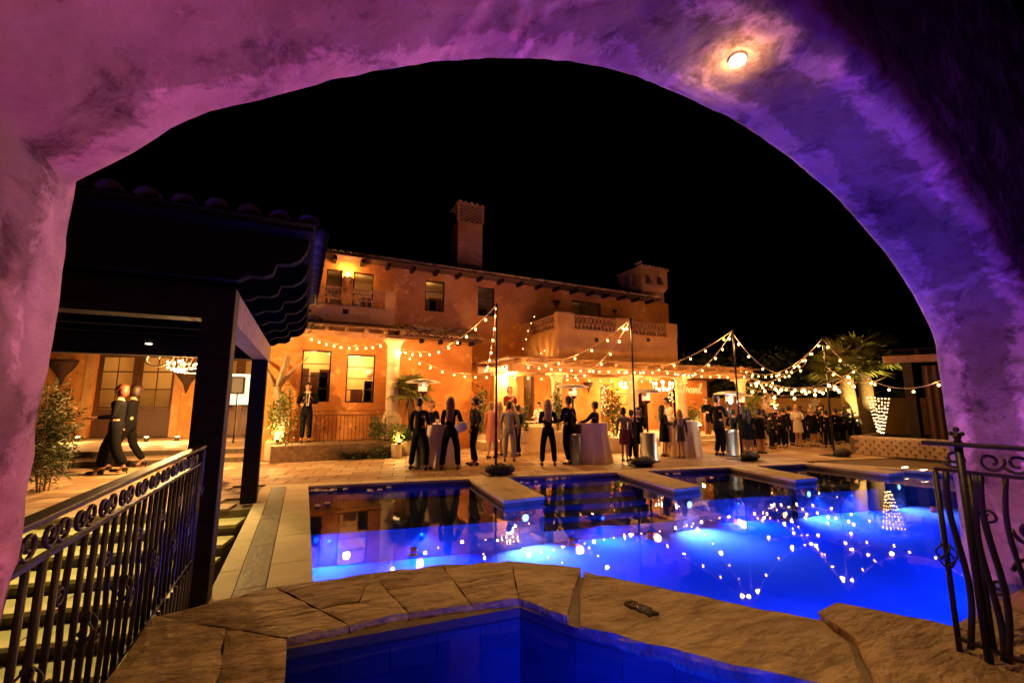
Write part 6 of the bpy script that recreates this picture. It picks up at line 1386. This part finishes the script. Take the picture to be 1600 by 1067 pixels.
# middle group
person('woman in a dusty pink dress partly behind the first pole', 768, 716, 627, 25, 'blouse', pink_f, 'dress', pink_f, 'blonde', 'bob', 0, ('down', 'down'), .07, .08, hem=.5, legs_bare=True)
person('woman in a cream dress just right of the first pole', 780, 712, 628, -20, 'blouse', cream_f, 'dress', cream_f, 'blonde', 'long', 0, ('down', 'hold'), .07, hem=.55)
person('man in a grey suit standing with his back to the pool', 796, 721, 627, 5, 'jacket', grey_f, 'trousers', grey_f, 'black', 'short', 1, ('down', 'down'), .12, extra=None, shirt=white_f)
person('man in black half hidden by the man in the grey suit', 808, 713, 632, -50, 'jacket', black_f, 'trousers', black_f, 'dark', 'short', 1, ('hold', 'hold'), .09)
person('woman in a dark red dress holding a glass at the loggia opening', 797, 690, 603, 160, 'blouse', maroon_f, 'dress', maroon_f, 'blonde', 'bob', 0, ('fold', 'phone'), .08, z=.3, hem=.45)
person('server in a white shirt with dark hair behind the buffet', 842, 694, 628, -150, 'shirt', white_f, 'trousers', black_f, 'black', 'bun', 0, ('reach', 'hold'), .08, z=.0)
person('second server in pale clothes bending behind the green buffet shrub', 856, 692, 632, 120, 'shirt', cream_f, 'trousers', black_f, 'black', 'short', 1, ('hold', 'hold'), .08, z=.0)
person('blonde long-haired woman in a black trouser suit seen from behind', 857, 728, 624, -5, 'jacket', black_f, 'trousers', black_f, 'blonde', 'long', 0, ('fold', 'fold'), .15)
w3 = person('tall man in black with a shoulder bag facing left', 889, 725, 618, -50, 'jacket', black_f, 'trousers', black_f, 'brown', 'short', 0, ('hold', 'down'), .09, .08)
off = Vector((.22, -.10, 0)); off.rotate(Matrix.Rotation(w3.rotation_euler.z, 3, 'Z')); t = thing('satchel', 'brown satchel hanging at the hip of the tall man', 'bag', w3.location + off + Vector((0, 0, .82)), w3.rotation_euler.z)
m_ = MB(); m_.box(-.05, .05, -.16, .16, 0, .26); m_.build('satchel_body', mat('brown_leather', (.09, .035, .02), .5), t, local=True, bevel=.02); m_ = MB(); m_.tube([(0, .14, .25), (-.06, .12, .45), (-.2, .05, .66), (-.12, -.05, .5), (0, -.14, .25)], .012, 5); m_.build('strap', mat('tan_strap', (.3, .2, .1), .6), t, local=True)
person('man in dark blazer and khaki trousers eating at the cocktail table', 931, 723, 627, -72, 'jacket', navy_f, 'trousers', khaki_f, 'black', 'short', 1, ('reach', 'hold'), .10, .07)
person('woman in a grey jacket and maroon skirt left of the second pole', 977, 721, 636, 15, 'jacket', mat('olive_jacket', (.16, .12, .08), .85), 'skirt', maroon_f, 'brown', 'bob', 0, ('down', 'down'), .07, hem=.55)
person('person in a dark jacket right beside the grey-jacketed woman', 989, 719, 640, 5, 'jacket', navy_f, 'trousers', black_f, 'dark', 'short', 1, ('down', 'down'), .08)
w4 = person('dark-haired woman in a black dress looking at her phone', 1000, 719, 636, -160, 'blouse', black_f, 'dress', black_f, 'black', 'long', 0, ('phone', 'phone'), .07, hem=.55)
off = Vector((0, .36, 1.28)); off.rotate(Matrix.Rotation(w4.rotation_euler.z, 3, 'Z')); t = thing('phone', 'phone in the hands of the woman in the black dress', 'phone', w4.location + off * w4.scale.x, w4.rotation_euler.z); m_ = MB(); m_.box(-.035, .035, -.004, .004, 0, .14); m_.build('handset', pole_m, t, local=True, bevel=.002); m_ = MB(); m_.box(-.031, .031, -.0065, -.0045, .008, .132); m_.build('phone_screen', emis('phone_screen', (.9, .6, .55), 1.2), t, local=True)
person('long-haired woman in black leaning toward the right cocktail table', 1039, 713, 633, 60, 'blouse', navy_f, 'dress', black_f, 'black', 'long', 0, ('reach', 'hold'), .06, hem=.5)
person('waiter in a white shirt and black apron bending over the right cocktail table', 1053, 704, 621, -120, 'shirt', white_f, 'trousers', black_f, 'black', 'short', 1, ('reach', 'reach'), .08, lean=.3)
person('woman in a short brown sequinned dress seen from behind', 1065, 716, 640, -12, 'blouse', brown_f, 'dress', brown_f, 'blonde', 'long', 0, ('hold', 'down'), .07, hem=.62)
person('woman in a black coat standing on the loggia step', 1107, 684, 620, 150, 'coat', black_f, 'trousers', mat('tights', (.2, .08, .05), .7), 'red', 'bob', 0, ('hold', 'hold'), .07, z=.15, shoesm=mat('red_shoe', (.5, .03, .02), .4))
w5 = person('man in a long black coat left of the heater holding a bright phone light', 1126, 712, 617, 40, 'coat', black_f, 'trousers', black_f, 'brown', 'short', 0, ('down', 'phone'), .08, .03)
d = math.hypot(w5.location.x, w5.location.y); v = atd(1141, 630, d - .25); t = thing('phone_torch', 'phone with its white torch switched on in the coat-wearing man\'s hand', 'phone', v); m_ = MB(); m_.box(-.035, .035, -.005, .005, -.07, .07); m_.build('handset', pole_m, t, local=True, bevel=.002); m_ = MB(); m_.ball((0, -.02, .04), .045, 10, 8); m_.build('torch', emis('torch', (.85, .93, 1), 60), t, local=True); light('torch_light', 'POINT', (0, -.1, .04), 14, (.8, .9, 1), t, .03, wloc=False)
# the crowd on the right
cr = [(1152, 706, 636, 30, 'jacket', black_f, 'trousers', black_f, 'dark', 'short', 'man in black standing just behind the left crowd heater'),
 (1163, 712, 634, -20, 'blouse', black_f, 'dress', black_f, 'brown', 'long', 'woman in a short black dress between the heater and the third pole'),
 (1173, 711, 638, 20, 'blouse', black_f, 'dress', black_f, 'dark', 'long', 'woman in black dress right of the third pole'),
 (1187, 709, 636, -10, 'jacket', brown_f, 'dress', black_f, 'black', 'bob', 'woman in a dark jacket and short dress at the front of the crowd'),
 (1193, 706, 640, 25, 'blouse', black_f, 'dress', black_f, 'brown', 'long', 'bare-legged woman in black next to the dark-jacketed one'),
 (1203, 700, 636, 150, 'blouse', black_f, 'dress', black_f, 'blonde', 'bob', 'woman facing us with a pale face in the crowd'),
 (1212, 699, 634, 170, 'jacket', black_f, 'trousers', black_f, 'brown', 'short', 'man facing us in the crowd left of the broad dark back'),
 (1221, 699, 640, 140, 'jacket', navy_f, 'trousers', black_f, 'dark', 'short', 'shorter man in navy in the crowd'),
 (1229, 698, 638, 5, 'jacket', black_f, 'trousers', black_f, 'dark', 'short', 'broad man in black with his back to us in the crowd'),
 (1239, 697, 634, 60, 'jacket', black_f, 'trousers', black_f, 'black', 'short', 'man in black left of the woman in white'),
 (1248, 695, 633, 175, 'blouse', cream_f, 'dress', cream_f, 'blonde', 'long', 'woman in a white patterned dress with orange light on her legs'),
 (1259, 694, 640, -60, 'jacket', black_f, 'trousers', black_f, 'dark', 'short', 'man in black just right of the woman in white'),
 (1269, 695, 638, 165, 'blouse', black_f, 'dress', black_f, 'blonde', 'bob', 'fair woman in black facing us right of centre of the crowd'),
 (1276, 694, 641, 20, 'blouse', black_f, 'dress', black_f, 'red', 'long', 'auburn woman in a black dress seen from behind'),
 (1287, 697, 638, 150, 'jacket', black_f, 'dress', black_f, 'brown', 'bob', 'woman in black jacket just left of the fourth pole'),
 (1297, 698, 641, -30, 'jacket', black_f, 'trousers', black_f, 'black', 'short', 'man in black immediately right of the fourth pole'),
 (1318, 695, 640, 160, 'jacket', navy_f, 'trousers', black_f, 'dark', 'short', 'man in navy facing us near the palm trunk'),
 (1330, 695, 637, -80, 'jacket', black_f, 'trousers', black_f, 'black', 'short', 'man in black at the right edge of the crowd, facing left'),
 (1341, 694, 643, 30, 'jacket', black_f, 'trousers', black_f, 'brown', 'short', 'last man of the crowd in front of the palm trunk'),
 (1216, 692, 640, 90, 'blouse', pink_f, 'dress', pink_f, 'blonde', 'bob', 'woman in pale pink deep inside the crowd'),
 (1263, 690, 642, 200, 'jacket', navy_f, 'trousers', black_f, 'brown', 'short', 'man deep in the crowd behind the woman in white')]
ex = [(1157, 708), (1180, 704), (1196, 697), (1208, 702), (1234, 693), (1253, 690), (1282, 692), (1309, 694), (1324, 691), (1291, 690)]
for i, (px, fy) in enumerate(ex):
    cr.append((px, fy, fy - 58 + i % 3, (40, 150, -60, 10, 200)[i % 5], 'jacket' if i % 2 else 'blouse', black_f if i % 3 else navy_f, 'trousers' if i % 2 else 'dress', black_f, ('dark', 'brown', 'black')[i % 3], 'short' if i % 2 else 'long', ('%s in black squeezed into the crowd %s' % ('man' if i % 2 else 'woman', ('beside the third pole', 'behind the front row', 'under the far bulbs', 'in the second row', 'left of the flower stand', 'right of the flower stand', 'left of the fourth pole', 'behind the second flower stand', 'near the palm trunk', 'just behind the fourth pole')[i]))))
for i, (px, fy, hy, fc, a, b, c_, d_, hr, hl, lab) in enumerate(cr):
    jr = random.Random(i * 5 + 2); jy = jr.uniform(-3.5, 2.5); fy += jy; hy += jy * .1 + jr.uniform(-2, 3); px += jr.uniform(-3, 3); fc += jr.uniform(-30, 30)
    person(lab, px, fy, hy, fc, a, b, c_, d_, hr, hl, i % 3 if i % 3 < 2 else 0, (('hold', 'down'), ('phone', 'hold'), ('fold', 'hold'), ('down', 'hold'))[i % 4], .07 + .02 * (i % 2), .04 * (i % 3 - 1), hem=.58)
bpy.context.view_layer.update(); dg = bpy.context.evaluated_depsgraph_get()
for o, nm, m, par in JOBS:
    me = bpy.data.meshes.new_from_object(o.evaluated_get(dg)); me.name = nm; me.materials.clear(); me.materials.append(m)
    me.polygons.foreach_set('use_smooth', [True] * len(me.polygons)); q = bpy.data.objects.new(nm, me); COL.objects.link(q); q.parent = par
for o, nm, m, par in JOBS:
    me = o.data; bpy.data.objects.remove(o); bpy.data.meshes.remove(me)
